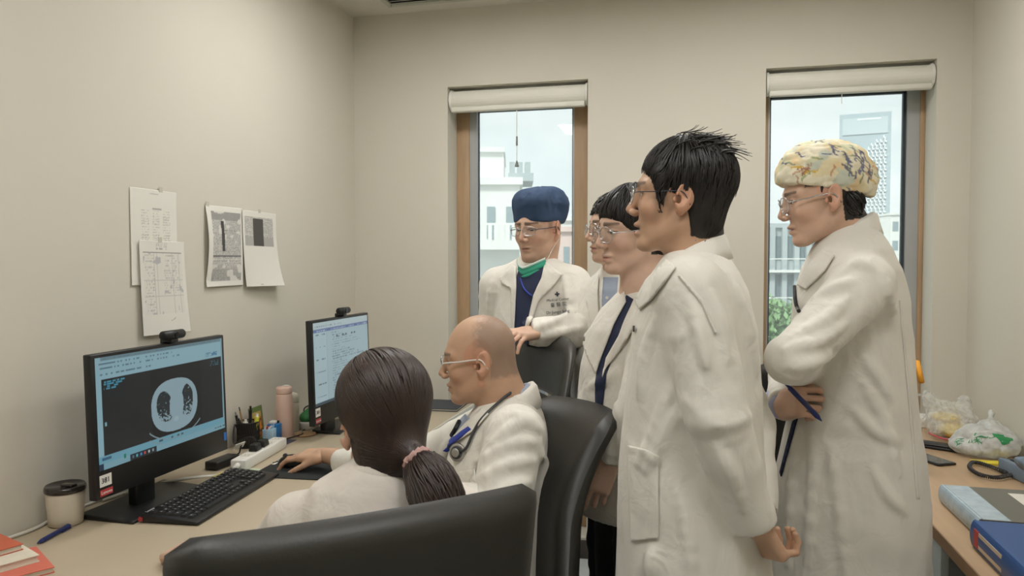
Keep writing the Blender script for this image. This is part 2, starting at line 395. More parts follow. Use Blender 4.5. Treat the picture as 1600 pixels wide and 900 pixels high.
# ================================================================== the city outside
GZ = -9.0
m_asph = mat('asphalt', srgb(150,152,150), 0.9, var=0.12, vscale=0.3)
m_conc = mat('white_render', srgb(226,228,224), 0.85, var=0.05, vscale=0.4)
m_conc2 = mat('grey_concrete', srgb(172,182,184), 0.85, var=0.06, vscale=0.4)
m_pink = mat('pink_render', srgb(220,196,188), 0.85, var=0.04)
m_bwin = mat('facade_glass', srgb(140,156,162), 0.25, var=0.08)
struct(MB().b(-260,260,1.0,600,GZ-0.5,GZ).obj('ground', m_asph))
def outpt(px, py, d): return W(px, py, d)
def building(name, label, px0, px1, ytop, d, depth, mwall, rows, cols, wfrac=(0.5,0.55), mw=m_bwin, roof=True, z0=GZ):
    a = W(px0, ytop, d); b = W(px1, ytop, d); u = (b-a); u[2] = 0; wd = np.linalg.norm(u); u = u/wd
    rz = math.atan2(u[1], u[0]); h = a[2]-z0
    t = thing(name, label, 'building', (a[0],a[1],z0), rz)
    MB().b(0,wd,0,depth,0,h).obj('wall', mwall, t)
    if roof: MB().b(-0.15,wd+0.15,-0.25,depth,h,h+0.35).obj('roof_slab', mwall, t)
    if rows*cols:
        cw, rh = wd/cols, 3.1; me = None
        for r in range(rows):
            for c in range(cols):
                zz = h-0.9-rh*r-1.7
                if zz < 0.3: continue
                if me is None:
                    o = MB().b(-cw*wfrac[0]/2,cw*wfrac[0]/2,-0.06,0.05,0,rh*wfrac[1]).obj('window', mw, t); me = o.data
                else:
                    o = bpy.data.objects.new('window', me); COL.objects.link(o); o.parent = t
                o.location = ((c+0.5)*cw, 0, zz)
    return t, wd, h
tA, wA, hA = building('apartment_building', 'white apartment block with stepped roof outside the left window', 722, 812, 289, 36, 9, m_conc, 5, 3, (0.42,0.5))
MB().b(0, wA*0.72, 1.2, 7, hA, hA+1.75).obj('stair_tower', m_conc, tA); MB().b(-0.1, wA*0.74, 1.0, 7.1, hA+1.75, hA+2.0).obj('tower_slab', m_conc, tA)
MB().b(wA*0.80,wA*1.25,1.0,4.0,hA+0.3,hA+0.7).obj('roof_unit', m_conc2, tA)
for k in range(3): MB().b(wA*(0.82+0.14*k),wA*(0.92+0.14*k),1.4,2.2,hA+0.7,hA+1.3).obj('roof_tank', m_conc2, tA)
bz = hA-2.9
MB().b(-0.2,wA*1.5,-1.2,0,bz-0.25,bz).obj('balcony_slab', m_conc, tA); MB().b(-0.2,wA*1.5,-1.2,-1.1,bz+0.9,bz+1.0).obj('handrail', m_conc, tA)
for k in range(16): MB().b(-0.1+k*wA*0.1,0.08+k*wA*0.1,-1.19,-1.11,bz,bz+0.9).obj('baluster', m_conc, tA)
building('office_block', 'low white block with small windows to the right of the blue cap', 848, 935, 345, 58, 12, m_conc, 5, 6, (0.45,0.5))
tB, wB, hB = building('office_block', 'pinkish block with grey windows seen beside the blue cap', 876, 930, 362, 52, 4, m_pink, 4, 3, (0.5,0.5))
tC, wC, hC = building('apartment_building', 'grey block with balcony rails outside the right window', 1130, 1300, 356, 60, 14, m_conc2, 8, 9, (0.5,0.62), mat('dark_glass', srgb(104,122,128), 0.25, var=0.08))
for r in range(7):
    z = hC-3.4-3.1*r
    if z > 0.4: MB().b(0,wC,-0.9,0,z-0.2,z).obj('balcony_slab', m_conc, tC); MB().b(0,wC,-0.9,-0.84,z+0.85,z+0.93).obj('handrail', m_conc, tC)
for k in range(10): MB().b(wC*k/9.0-0.2,wC*k/9.0+0.2,-0.35,0,0,hC).obj('pier', m_conc2, tC)
building('office_block', 'small white block at the right edge of the right window', 1392, 1436, 336, 120, 15, m_conc, 5, 3, (0.6,0.5))
building('office_block', 'pale block far below the tower in the right window', 1290, 1400, 400, 90, 12, m_conc, 4, 9, (0.5,0.5))
# lattice tower
a = W(1312,180,260); b = a+(RT-FW*0.474)/np.linalg.norm(RT-FW*0.474)*16.2; wd = float(np.hypot(*(b-a)[:2])); hT = a[2]-GZ
tT = thing('office_tower', 'tall grey tower with a white lattice facade behind the floral cap', 'building', (a[0],a[1],GZ), math.atan2(b[1]-a[1], b[0]-a[0]))
m_tow = mat('tower_cladding', srgb(168,182,188), 0.5, var=0.05, vscale=0.1); m_lat = mat('tower_lattice', srgb(236,240,240), 0.6, var=0.02)
MB().b(0,wd,0,wd,0,hT).obj('wall', m_tow, tT); 
MB().b(0.06*wd,0.94*wd,-0.35,0,hT-7.2,hT-1.6).obj('crown_panel', mat('crown_panel', srgb(186,198,202), 0.5), tT)
MB().b(0.35*wd,0.8*wd,-0.45,-0.3,hT-2.3,hT-1.9).obj('crown_band', m_lat, tT)
lat = MB(); nc, nr = 11, 40; cw = wd*0.86/nc; rh = (hT-14)/nr
for r in range(nr):
    for c in range(nc):
        z = hT-8.0-rh*(r+1)
        if r < (nc-1-c)*0.75-0.5 or z < hT*0.25: continue
        x = wd*0.07+c*cw+(0.25*cw if r % 2 else 0)
        lat.b(x, x+cw*0.62, -0.5, 0.0, z, z+rh*0.42); lat.b(x, x+cw*0.28, -0.5, 0.0, z, z+rh*0.95)
o = lat.obj('lattice', m_lat, tT); o['kind'] = 'stuff'
# trees and a parked row below
m_leaf = mat('foliage', srgb(128,162,112), 0.8, var=0.3, vscale=3.0)
m_trunk = mat('bark', srgb(92,80,68), 0.9)
def tree(px, py, d, r, label):
    c = W(px, py, d); t = thing('tree', label, 'tree', (c[0],c[1],GZ), 0, 'street trees'); zc = c[2]-GZ
    MB().tube([(0,0,0),(0.1,0,zc*0.6),(0,0.1,zc)], [0.22,0.16,0.06], 8).obj('trunk', m_trunk, t)
    n = 5200; R = np.random.RandomState(int(px)); q = R.randn(n,3); q /= np.linalg.norm(q,axis=1)[:,None]
    lump = 1+0.35*vnoise(q*2.2+R.rand(3)*9); q = q*lump[:,None]*r*(R.rand(n,1)**0.33)*np.array([1,1,0.85]); q[:,2] += zc
    mbv = []; mbf = []
    ang = R.rand(n)*6.28; tl = R.rand(n)*6.28; s = 0.10+0.08*R.rand(n)
    ax = np.stack([np.cos(ang)*np.cos(tl), np.sin(ang)*np.cos(tl), np.sin(tl)],1); bx = np.stack([-np.sin(ang), np.cos(ang), 0*ang],1)
    V = np.stack([q-ax*s[:,None], q+bx*s[:,None]*0.5, q+ax*s[:,None], q-bx*s[:,None]*0.5],1).reshape(-1,3)
    F = np.arange(n*4).reshape(-1,4)
    o = mesh_obj('leaves', V, F, m_leaf, t); o['kind'] = 'stuff'
tree(1206, 528, 27, 1.9, 'leafy street tree low in the right window, nearest the wall pier')
tree(1290, 545, 36, 2.2, 'leafy street tree behind the folded arms in the right window')
m_car = [mat('car_white', srgb(228,230,230), 0.3), mat('car_grey', srgb(120,126,130), 0.3), mat('car_teal', srgb(120,160,160), 0.3)]
for k, (px, dd, ci, lab) in enumerate([(1206,33,0,'white car parked nearest on the street below the right window'),(1226,39,1,'grey car parked second nearest below the right window'),
                                       (1208,45,2,'teal car parked third nearest below the right window'),(1228,51,0,'white car parked farthest along the street below the right window')]):
    q = W(px, 450, dd); t = thing('parked_car', lab, 'car', (q[0], q[1], GZ), 0.2, 'cars parked below')
    MB().prism([(-0.8,-2.0),(0.8,-2.0),(0.85,1.9),(-0.85,1.9)],0.35,0.85).obj('body', m_car[ci], t, bevel=0.12)
    MB().prism([(-0.7,-1.3),(0.7,-1.3),(0.7,1.0),(-0.7,1.0)],0.85,1.4).obj('cabin', m_bwin, t, bevel=0.18)
    for sx in (-0.8,0.8):
        for sy in (-1.25,1.25): MB().tube([(sx-0.1,sy,0.32),(sx+0.1,sy,0.32)],0.32,14).obj('wheel', m_black, t)

# ================================================================== furniture
def onz(px, py, z):
    r = FW + RT*((px-800)/FPX) - UP*((py-450)/FPX); return CAM + r*((z-CAM[2])/r[2])
DZ = 0.74
m_desk = mat('beige_laminate', srgb(184,170,146), 0.45, var=0.04, vscale=4, stretch=(1,0.3,1))
m_dedge = mat('white_edge_band', srgb(222,218,208), 0.4, var=0.02)
m_dgrey = mat('charcoal_panel', srgb(72,74,74), 0.6, var=0.05)
m_oak = mat('oak_laminate', srgb(190,160,126), 0.42, var=0.08, vscale=5, stretch=(6,0.6,1))
m_oakd = mat('oak_edge', srgb(150,118,88), 0.5, var=0.08, vscale=8)
m_steel = mat('brushed_steel', srgb(176,176,174), 0.3, metal=1.0, var=0.04)
m_gcab = mat('grey_steel_cabinet', srgb(128,130,128), 0.5, var=0.03)
t = thing('desk', 'long beige desk along the left wall carrying both monitors', 'desk', (0.0,-1.5,0))
MB().b(0.004,0.650,-1.35,1.46,DZ-0.028,DZ).obj('desktop', m_desk, t, bevel=0.002)
MB().b(0.650,0.656,-1.35,1.46,DZ-0.030,DZ+0.001).obj('edge_band', m_dedge, t)
for y in (-1.32,0.05,1.42): MB().b(0.03,0.60,y-0.012,y+0.012,0.0,DZ-0.028).obj('side_panel', m_dgrey, t)
MB().b(0.035,0.05,-1.30,1.40,0.25,DZ-0.028).obj('modesty_panel', m_dgrey, t)
t = thing('drawer_pedestal', 'charcoal drawer pedestal under the far end of the left desk', 'cabinet', (0.40,-0.50,0))
MB().b(-0.24,0.215,-0.20,0.20,0.05,0.66).obj('body', m_dgrey, t, bevel=0.004)
for k in range(3):
    d_ = MB().b(0.215,0.233,-0.195,0.195,0.07+0.195*k,0.255+0.195*k).obj('drawer', m_dgrey, t, bevel=0.003)
    MB().b(0.233,0.245,-0.06,0.06,0.215+0.195*k,0.228+0.195*k).obj('handle', m_steel, d_)
for x in (-0.2,0.18):
    for y in (-0.16,0.16): MB().tube([(x,y,0.0),(x,y,0.05)],0.02,10).obj('caster', m_black, t)
# right desk
t = thing('desk', 'oak-topped desk along the right wall with binders and plastic bags', 'desk', (2.60,-1.3,0))
MB().b(-0.268,0.246,-1.25,1.285,DZ-0.030,DZ).obj('desktop', m_oak, t, bevel=0.002)
MB().b(-0.272,-0.268,-1.25,1.285,DZ-0.031,DZ+0.0005).obj('edge_band', m_oakd, t)
for y in (-1.2,1.24): MB().b(-0.22,0.24,y-0.012,y+0.012,0.0,DZ-0.03).obj('side_panel', m_gcab, t)
t = thing('filing_cabinet', 'grey steel cabinet with a pale edge under the right desk', 'cabinet', (2.62,-0.95,0))
MB().b(-0.20,0.21,-0.28,0.27,0.04,0.69).obj('body', m_gcab, t, bevel=0.003)
MB().b(-0.222,-0.20,-0.285,0.275,0.40,0.685).obj('door', mat('pale_steel', srgb(196,204,202), 0.45), t, bevel=0.002)
dr = MB().b(-0.222,-0.20,-0.285,0.275,0.05,0.385).obj('drawer', m_gcab, t, bevel=0.002); MB().b(-0.236,-0.222,-0.08,0.08,0.33,0.345).obj('handle', m_steel, dr)
for y in (-0.24,0.23): MB().b(-0.18,0.19,y-0.02,y+0.02,0.0,0.04).obj('foot', m_black, t)

# ---- office chairs
m_leath = mat('black_leather', srgb(44,42,37), 0.45, var=0.08, vscale=8, bump=0.06, bscale=160)
m_leath2 = mat('grey_black_leather', srgb(52,51,47), 0.42, var=0.08, vscale=8, bump=0.06, bscale=160)
m_chrome = mat('chrome', srgb(205,205,202), 0.15, metal=1.0, var=0.02)
def pad(W0, H, xc, t, rc, taper=0.0, curve=0.05, nu=26, nv=30, z0=0.0):
    """a padded chair back: xc(v) gives the centre line, widths shrink by taper to the bottom, corners rounded by rc"""
    V = []; 
    for side in (1,-1):
        for j in range(nv+1):
            v = j/nv; z = z0+H*v; hw = W0*(1-taper*(1-v))
            for e in (H*(1-v), H*v):
                if e < rc: hw = hw-rc+math.sqrt(max(rc*rc-(rc-e)**2, 0))
            for i in range(nu+1):
                u = -1+2*i/nu; y = u*hw
                edge = max(abs(u)**10, abs(2*v-1)**14); th = t*math.sqrt(max(1-edge, 0.0))
                V.append((xc(v)+curve*(y/W0)**2+side*th/2, y, z))
    n = (nu+1)*(nv+1); F = []
    for s in (0,1):
        for j in range(nv):
            for i in range(nu):
                a = s*n+j*(nu+1)+i; q = (a, a+1, a+nu+2, a+nu+1); F.append(q if s == 0 else q[::-1])
    rim = [j*(nu+1) for j in range(nv+1)]+[nv*(nu+1)+i for i in range(1,nu+1)]+[j*(nu+1)+nu for j in range(nv-1,-1,-1)]+[i for i in range(nu-1,0,-1)]
    k = len(rim)
    for q in range(k): a, b = rim[q], rim[(q+1)%k]; F.append((a, b, n+b, n+a))
    return V, F
def office_chair(label, loc, rz, W0, z0, ztop, xc, t, m, rc=0.05, taper=0.1, curve=0.06, seat_z=0.47, strip=False, arms=True):
    c = thing('office_chair', label, 'chair', loc, rz, 'black office chairs')
    V, F = pad(W0, ztop-z0, xc, t, rc, taper, curve, z0=z0); bk = MB().add(V, F).obj('backrest', m, c, smooth=True)
    # seam line piping round the rim
    H = ztop-z0
    if strip:
        pts = [(xc(0.74)+curve*(y/W0)**2+t*0.52, y, z0+H*0.74) for y in np.linspace(-W0*0.75, W0*0.75, 12)]
        MB().tube(pts, 0.011, 8).obj('chrome_strip', m_chrome, bk)
    sv = rbox((0.02,0,seat_z-0.045),(0.245,0.25,0.05),0.045)
    P, Q = polygonize(sv, (-0.27,-0.29,seat_z-0.12),(0.31,0.29,seat_z+0.03),0.02); mesh_obj('seat', P, Q, m, c, smooth=True)
    MB().tube([(xc(0.05)-0.01,0,z0+0.03),(xc(0)-0.03,0,z0-0.03),(-0.20,0,seat_z-0.10),(0,0,seat_z-0.10)], 0.024, 10).obj('back_bracket', m_black, c, smooth=True)
    MB().tube([(0,0,0.08),(0,0,seat_z-0.09)], 0.027, 14).obj('gas_post', m_steel, c)
    if arms:
        for s in (-1,1):
            a = MB().tube(spline([(-0.12,s*0.25,seat_z-0.07),(-0.12,s*0.285,seat_z+0.08),(-0.10,s*0.29,seat_z+0.17),(0.15,s*0.29,seat_z+0.17)],12),0.016,8).obj('armrest', m_black, c, smooth=True)
            MB().b(-0.10,0.17,s*0.29-0.03,s*0.29+0.03,seat_z+0.175,seat_z+0.20).obj('arm_pad', m, a, bevel=0.01)
    for k in range(5):
        an = 2*math.pi*k/5+0.3; e = (0.25*math.cos(an),0.25*math.sin(an)); l = MB().tube([(0,0,0.10),(e[0],e[1],0.075)],[0.026,0.016],8).obj('base_leg', m_black, c, smooth=True)
        MB().tube([(e[0]-0.02*math.sin(an),e[1]+0.02*math.cos(an),0.03),(e[0]+0.02*math.sin(an),e[1]-0.02*math.cos(an),0.03)],0.029,12).obj('caster', m_black, l)
    return c
# nearest chair: back plane from its near-left to its far-right upper corner
ca, cb = W(252,874,0.93), W(852,762,1.20); mid = (ca+cb)/2; n2 = nrm([-(cb-ca)[1], (cb-ca)[0], 0]); hw1 = np.linalg.norm((cb-ca)[:2])/2
rz1 = math.atan2(n2[1], n2[0])
office_chair('wide black leather office chair in the foreground, its back to the camera', (mid[0]+n2[0]*0.31, mid[1]+n2[1]*0.31, 0), rz1, hw1, 0.50, (ca[2]+cb[2])/2+0.012,
             lambda v: -0.26-0.05*v, 0.075, m_leath, rc=0.035, taper=0.12, curve=0.02)
ca, cb = W(838,626,2.07), W(962,664,1.79); mid = (ca+cb)/2; n2 = nrm([-(cb-ca)[1], (cb-ca)[0], 0]); n2 = -n2 if n2[0] > 0 else n2
CH2 = (mid[0]+n2[0]*0.34, mid[1]+n2[1]*0.34, 0); RZ2 = math.atan2(n2[1], n2[0])
office_chair('black leather chair with a rolled top behind the seated balding man', CH2, RZ2, np.linalg.norm((cb-ca)[:2])/2+0.01, 0.48, 1.075,
             lambda v: -0.235-0.03*v-0.13*max(0,(v-0.55)/0.45)**1.8, 0.085, m_leath, rc=0.05, taper=0.06, curve=0.055)
_q = W(826,560,2.42); CH3 = (_q[0]+0.25*math.cos(math.radians(222)), _q[1]+0.25*math.sin(math.radians(222)))
office_chair('grey-black chair with a chrome strip under the hand of the blue-capped man', (*CH3, 0), math.radians(222), 0.225, 0.52, 1.205,
             lambda v: -0.23-0.10*abs(v-0.30)-0.03*v, 0.05, m_leath2, rc=0.06, taper=-0.05, curve=0.05, strip=True, arms=False)
cm = W(1316,580,2.52)
office_chair('black office chair turned to the window behind the woman in the floral cap', (cm[0]+0.02,cm[1]+0.27,0), math.radians(78), 0.265, 0.52, cm[2]+0.012,
             lambda v: -0.24-0.06*v, 0.06, m_leath, rc=0.05, taper=0.38, curve=0.05, arms=False)
ot = W(1424,570,2.50)
tag(MB().tube([(ot[0]-0.01,ot[1]+0.03,ot[2]-0.03),(ot[0],ot[1],ot[2]+0.012),(ot[0]+0.012,ot[1]-0.02,ot[2]+0.012),(ot[0]+0.016,ot[1]-0.06,ot[2]-0.05)],0.009,8).obj('strap', mat('orange_strap', srgb(232,160,40), 0.6), smooth=True),
    'small orange strap hooked over the chair behind the floral cap woman', 'strap')

# ================================================================== monitors
m_bez = mat('monitor_black', srgb(24,25,26), 0.38, var=0.04)
def screen_mat():
    m = mat('screen_glow', (0,0,0,1), 0.3, var=0.0, attr=True, emit=1.0); b = m.node_tree.nodes['Principled BSDF']
    for l in list(b.inputs['Base Color'].links): m.node_tree.links.remove(l)
    b.inputs['Base Color'].default_value = (0.012,0.013,0.014,1); return m
m_scr = screen_mat()
def c3(*a): return np.array(srgb(*a)[:3])
def hsh(a, b): return np.mod(np.sin(a*127.1+b*311.7)*43758.5453, 1.0)
def ct_colour(u, v):
    C = np.tile(c3(30,34,36), (len(u),1)); lb = c3(148,186,198)
    def put(m, c): C[m] = c
    put(v < 0.20, lb); put((v < 0.035), c3(112,140,150)); put((u < 0.035)&(v < 0.93), lb); put((v > 0.875)&(v < 0.945), c3(112,168,186)); put((u > 0.985)&(v<0.9), lb*0.8)
    rows = [(0.018,0.05,0.95),(0.062,0.02,0.55),(0.100,0.03,0.62),(0.155,0.03,0.38)]
    for k, (r0, a, b) in enumerate(rows): put((np.abs(v-r0) < 0.007)&(u > a)&(u < b)&(hsh(np.floor(u*90),k) > 0.5), c3(96,128,140))
    put((np.abs(v-0.155) < 0.02)&(u > 0.84)&(u < 0.95)&(hsh(np.floor(u*70),np.floor(v*120)) > 0.45), c3(84,130,160))
    for k in range(4): put((np.abs(v-0.225-0.02*k) < 0.006)&(u > 0.05)&(u < 0.19-0.02*k)&(hsh(np.floor(u*110),k+3) > 0.35), c3(70,150,176))
    for k in range(3): put((np.abs(v-0.235-0.02*k) < 0.006)&(u > 0.88)&(u < 0.96)&(hsh(np.floor(u*110),k+8) > 0.4), c3(60,104,120))
    put((np.abs(u-0.58) < 0.21)&(v > 0.2)&(v < 0.875), c3(17,21,24))
    put((np.abs(u-0.052) < 0.006)&(np.abs(v-0.60) < 0.02), c3(130,180,196))
    # body slice: skin and fat light, lungs dark, vessels light, table arcs
    x = (u-0.560)/0.190; y = (v-0.590)/0.262
    r = (np.abs(x)**2.5+np.abs(y*(1+0.10*x*0))**2.3); body = r < 1; put(body, c3(150,176,186))
    inner = (np.abs(x/0.82)**2.4+np.abs((y+0.04)/0.80)**2.3) < 1
    lungL = (((x+0.44)/0.34)**2+((y-0.02-0.30*(x+0.4))/0.60)**2 < 1)&inner&~(((x-0.03+0.10*y)/0.27)**2+((y+0.05)/0.60)**2 < 1)&(y < 0.56)
    lungR = (((x-0.53)/0.27)**2+((y+0.04+0.3*(x-0.5))/0.64)**2 < 1)&inner&~(((x-0.10)/0.27)**2+((y+0.02)/0.60)**2 < 1)&(y < 0.52)
    lung = lungL|lungR; put(lung, c3(38,46,50))
    Pn = np.stack([u*95, v*60, 0*u+3.3],1); nz = vnoise(Pn)+0.5*vnoise(Pn*2.1)
    put(lung&(nz > 0.75-0.9*np.clip((y+0.15)/0.6,0,1)), c3(146,172,182))
    put(((x-0.02)/0.10)**2+((y-0.56)/0.10)**2 < 1, c3(164,188,196))
    for rr, w in ((1.30,0.018),(1.50,0.016)):
        q = np.sqrt((x*0.80)**2+((y-0.10)*0.95)**2); put((np.abs(q-rr*0.86) < w)&(y > 0.55)&(np.abs(x) < 1.1), c3(134,158,166))
    put((np.abs(v-0.908) < 0.012)&(u > 0.42)&(u < 0.62)&(hsh(np.floor(u*60),1) > 0.5), c3(64,92,104)); put((np.abs(v-0.905) < 0.012)&(u > 0.02)&(u < 0.08), c3(60,100,130))
    tb = v >= 0.945; put(tb, c3(128,172,186)); put(tb&(u > 0.205)&(u < 0.40), c3(34,44,52))
    put(tb&(u < 0.03), c3(28,52,74)); put((np.abs(v-0.94) < 0.02)&(np.abs(u-0.17) < 0.008), c3(30,130,110))
    for k, cc in enumerate([(90,120,140),(90,190,200),(80,150,210),(210,80,90),(190,200,200),(150,170,180)]):
        put(tb&(np.abs(u-0.225-0.029*k) < 0.006)&(np.abs(v-0.972) < 0.013), c3(*cc))
    put(tb&(u > 0.9)&(np.abs(v-0.97) < 0.01)&(hsh(np.floor(u*140),2) > 0.5), c3(60,90,100))
    return C*0.62
def form_colour(u, v):
    C = np.tile(c3(170,194,200), (len(u),1))
    def put(m, c): C[m] = c
    put(v < 0.085, c3(186,204,208)); put(np.abs(v-0.10) < 0.016, c3(92,112,160)); put((u < 0.22)&(v > 0.12), c3(176,200,206)); put(np.abs(u-0.22) < 0.003, c3(150,174,182))
    put((np.abs(v-0.105) < 0.006)&(hsh(np.floor(u*90),4) > 0.6), c3(180,190,214))
    for k in range(26):
        r0 = 0.15+0.03*k; put((np.abs(v-r0) < 0.006)&(u > 0.30)&(u < 0.42+0.5*((k*37)%17)/17)&(hsh(np.floor(u*80),k) > 0.45), c3(120,142,150))
        if k % 5 == 0: put((np.abs(v-r0) < 0.007)&(u > 0.04)&(u < 0.19)&(hsh(np.floor(u*80),k) > 0.4), c3(96,120,132))
    for k in range(8): put((np.abs(v-0.20) < 0.010)&(np.abs(u-0.40-0.055*k) < 0.016)&(k%3 != 1), c3(70,92,104))
    put((np.abs(v-0.05) < 0.008)&(u > 0.03)&(u < 0.5)&(hsh(np.floor(u*70),9) > 0.5), c3(130,150,160)); put(v > 0.965, c3(60,76,86))
    return C*0.62
m_red = mat('red_label', srgb(178,58,60), 0.5); m_stick = mat('white_sticker', srgb(226,224,218), 0.5); m_ink = mat('dark_ink', srgb(52,52,54), 0.6)
m_wtxt = mat('pale_print', srgb(226,222,220), 0.6); m_blue_st = mat('blue_sticker', srgb(40,110,190), 0.4)
def monitor(label, x, y, zb, zt, wd, colour, tilt, nx, ny, base):
    t = thing('monitor', label, 'monitor', (x, y, DZ), 0.0, 'all-in-one monitors'); z0 = zb-DZ; H = zt-zb; c = math.tan(tilt)
    def pt(a, b, off=0.0): return (-c*b*H+off, a*wd/2, z0+b*H)       # a -1..1 across, b 0..1 up the panel
    Q = [pt(-1,0,0.004),pt(1,0,0.004),pt(1,1,0.004),pt(-1,1,0.004)]; D = [pt(-1,0,-0.02),pt(1,0,-0.02),pt(1,1,-0.02),pt(-1,1,-0.02)]
    hs = MB().add(Q+D, [(0,1,2,3),(7,6,5,4),(0,4,5,1),(1,5,6,2),(2,6,7,3),(3,7,4,0)]).obj('housing', m_bez, t, bevel=0.003)
    MB().add([pt(-0.75,0.1,-0.02),pt(0.75,0.1,-0.02),pt(0.75,0.8,-0.02),pt(-0.75,0.8,-0.02),pt(-0.55,0.2,-0.05),pt(0.55,0.2,-0.05),pt(0.55,0.7,-0.05),pt(-0.55,0.7,-0.05)],
             [(7,6,5,4),(0,4,5,1),(1,5,6,2),(2,6,7,3),(3,7,4,0),(0,1,2,3)]).obj('back_cover', m_bez, t, bevel=0.004)
    ch = 0.075/H; e = 0.013/wd*2; top = 1-0.010/H
    def fpos(u, v):
        a = (-1+e)+(2-2*e)*u; b = top+(ch-top)*v; return np.stack([-c*b*H+0.0048+0*u, a*wd/2, z0+b*H],1)
    raster('screen', m_scr, nx, ny, fpos, colour, t)
    # stickers on the lower bezel
    def decal(a0, a1, b0, b1, name, m, off=0.0046, par=hs): return MB().add([pt(a0,b0,off),pt(a1,b0,off),pt(a1,b1,off),pt(a0,b1,off),pt(a0,b0,off-0.001),pt(a1,b0,off-0.001),pt(a1,b1,off-0.001),pt(a0,b1,off-0.001)],
        [(0,1,2,3),(0,4,5,1),(1,5,6,2),(2,6,7,3),(3,7,4,0)]).obj(name, m, par)
    decal(-0.955,-0.81,0.085,0.165,'sticker',m_stick); decal(-0.955,-0.80,0.022,0.066,'maker_label',m_red); decal(0.93,0.975,0.085,0.155,'chip_sticker',m_blue_st)
    def txt(s, a, b, size, m): 
        o = text_mesh('lettering', s, size, m, frame_from((0,1,0),(1,0,-c if False else 0.0),pt(a,b,0.0052)), hs); return o
    txt('381', -0.885, 0.125, 0.020, m_ink); txt('Lenovo', -0.878, 0.044, 0.0125, m_wtxt)
    # stand
    bx0,bx1,by0,by1 = base
    bx2 = bx1-0.035; MB().add([(bx0,by0,0.0),(bx1,by0,0.0),(bx2,by1,0.0),(bx0,by1,0.0),(bx0,by0,0.016),(bx1,by0,0.008),(bx2,by1,0.008),(bx0,by1,0.016)],
             [(3,2,1,0),(4,5,6,7),(0,1,5,4),(1,2,6,5),(2,3,7,6),(3,0,4,7)]).obj('stand_base', m_bez, t, bevel=0.003)
    MB().box((-0.045,-0.06,0.07),(0.03,0.075,0.13)).obj('stand_neck', m_bez, t, bevel=0.004)
    return t
monitor('all-in-one monitor showing a chest scan slice, nearest on the left desk', 0.205, -1.685, 0.822, 1.202, 0.560, ct_colour, 0.03, 330, 200, (-0.125,0.050,-0.205,0.13))
monitor('all-in-one monitor showing a form page, farther along the left desk', 0.285, -0.71, 0.805, 1.215, 0.520, form_colour, 0.03, 170, 130, (-0.095,0.03,-0.10,0.12))
def webcam(label, x, y, z):
    t = thing('webcam', label, 'webcam', (x, y, z), 0.0, 'webcams')
    MB().b(-0.022,0.012,-0.015,0.015,0.0,0.012).obj('clip', m_black, t, bevel=0.002); MB().b(-0.03,-0.022,-0.013,0.013,-0.04,0.012).obj('clip_leg', m_black, t, bevel=0.002)
    b = MB().tube([(0.004,-0.045,0.024),(0.004,-0.042,0.024),(0.004,0.042,0.024),(0.004,0.045,0.024)],[0.010,0.0135,0.0135,0.010],14).obj('body', m_black, t, smooth=True)
    MB().tube([(0.014,0,0.024),(0.020,0,0.024)],0.008,14).obj('lens', mat('lens_black', srgb(12,12,16), 0.08), b)
webcam('black webcam clipped on the scan monitor', 0.196, -1.655, 1.2025); webcam('black webcam clipped on the form monitor', 0.276, -0.70, 1.2155)

# ================================================================== things on the left desk
# keyboard
kc = np.array([0.326,-1.634]); kang = math.atan2(0.467,-0.041)
kb = thing('keyboard', 'black full-size computer keyboard in front of the scan monitor', 'keyboard', (kc[0],kc[1],DZ), kang)
m_key = mat('key_black', srgb(34,35,36), 0.45, var=0.04); m_leg = mat('key_print', srgb(196,198,198), 0.6)
# local x along the keys (left to right), local y away from the user
kb_body = MB().add([(-0.235,-0.085,0.002),(0.235,-0.085,0.002),(0.235,0.085,0.002),(-0.235,0.085,0.002),(-0.235,-0.085,0.012),(0.235,-0.085,0.012),(0.235,0.085,0.024),(-0.235,0.085,0.024)],
    [(3,2,1,0),(4,5,6,7),(0,1,5,4),(1,2,6,5),(2,3,7,6),(3,0,4,7)]).obj('case', m_black, kb, bevel=0.004)
U = 0.0193; rowsk = []
fn = [0]+[2,3,4,5]+[6.5,7.5,8.5,9.5]+[11,12,13,14]+[15.25,16.25,17.25]
rowsk.append([(x,1) for x in fn]+[(18.5,1),(19.5,1),(20.5,1),(21.5,1)])
rowsk.append([(i,1) for i in range(13)]+[(13,2),(15.25,1),(16.25,1),(17.25,1),(18.5,1),(19.5,1),(20.5,1),(21.5,1)])
rowsk.append([(0,1.5)]+[(1.5+i,1) for i in range(12)]+[(13.5,1.5),(15.25,1),(16.25,1),(17.25,1),(18.5,1),(19.5,1),(20.5,1)])
rowsk.append([(0,1.75)]+[(1.75+i,1) for i in range(11)]+[(12.75,2.25),(18.5,1),(19.5,1),(20.5,1)])
rowsk.append([(0,2.25)]+[(2.25+i,1) for i in range(10)]+[(12.25,2.75),(16.25,1),(18.5,1),(19.5,1),(20.5,1)])
rowsk.append([(0,1.25),(1.25,1.25),(2.5,1.25),(3.75,6.25),(10,1.25),(11.25,1.25),(12.5,1.25),(13.75,1.25),(15.25,1),(16.25,1),(17.25,1),(18.5,2),(20.5,1)])
rowsk[2].append((21.5,1.0)); rowsk[4].append((21.5,1.0))
kmesh = {}; legend = MB()
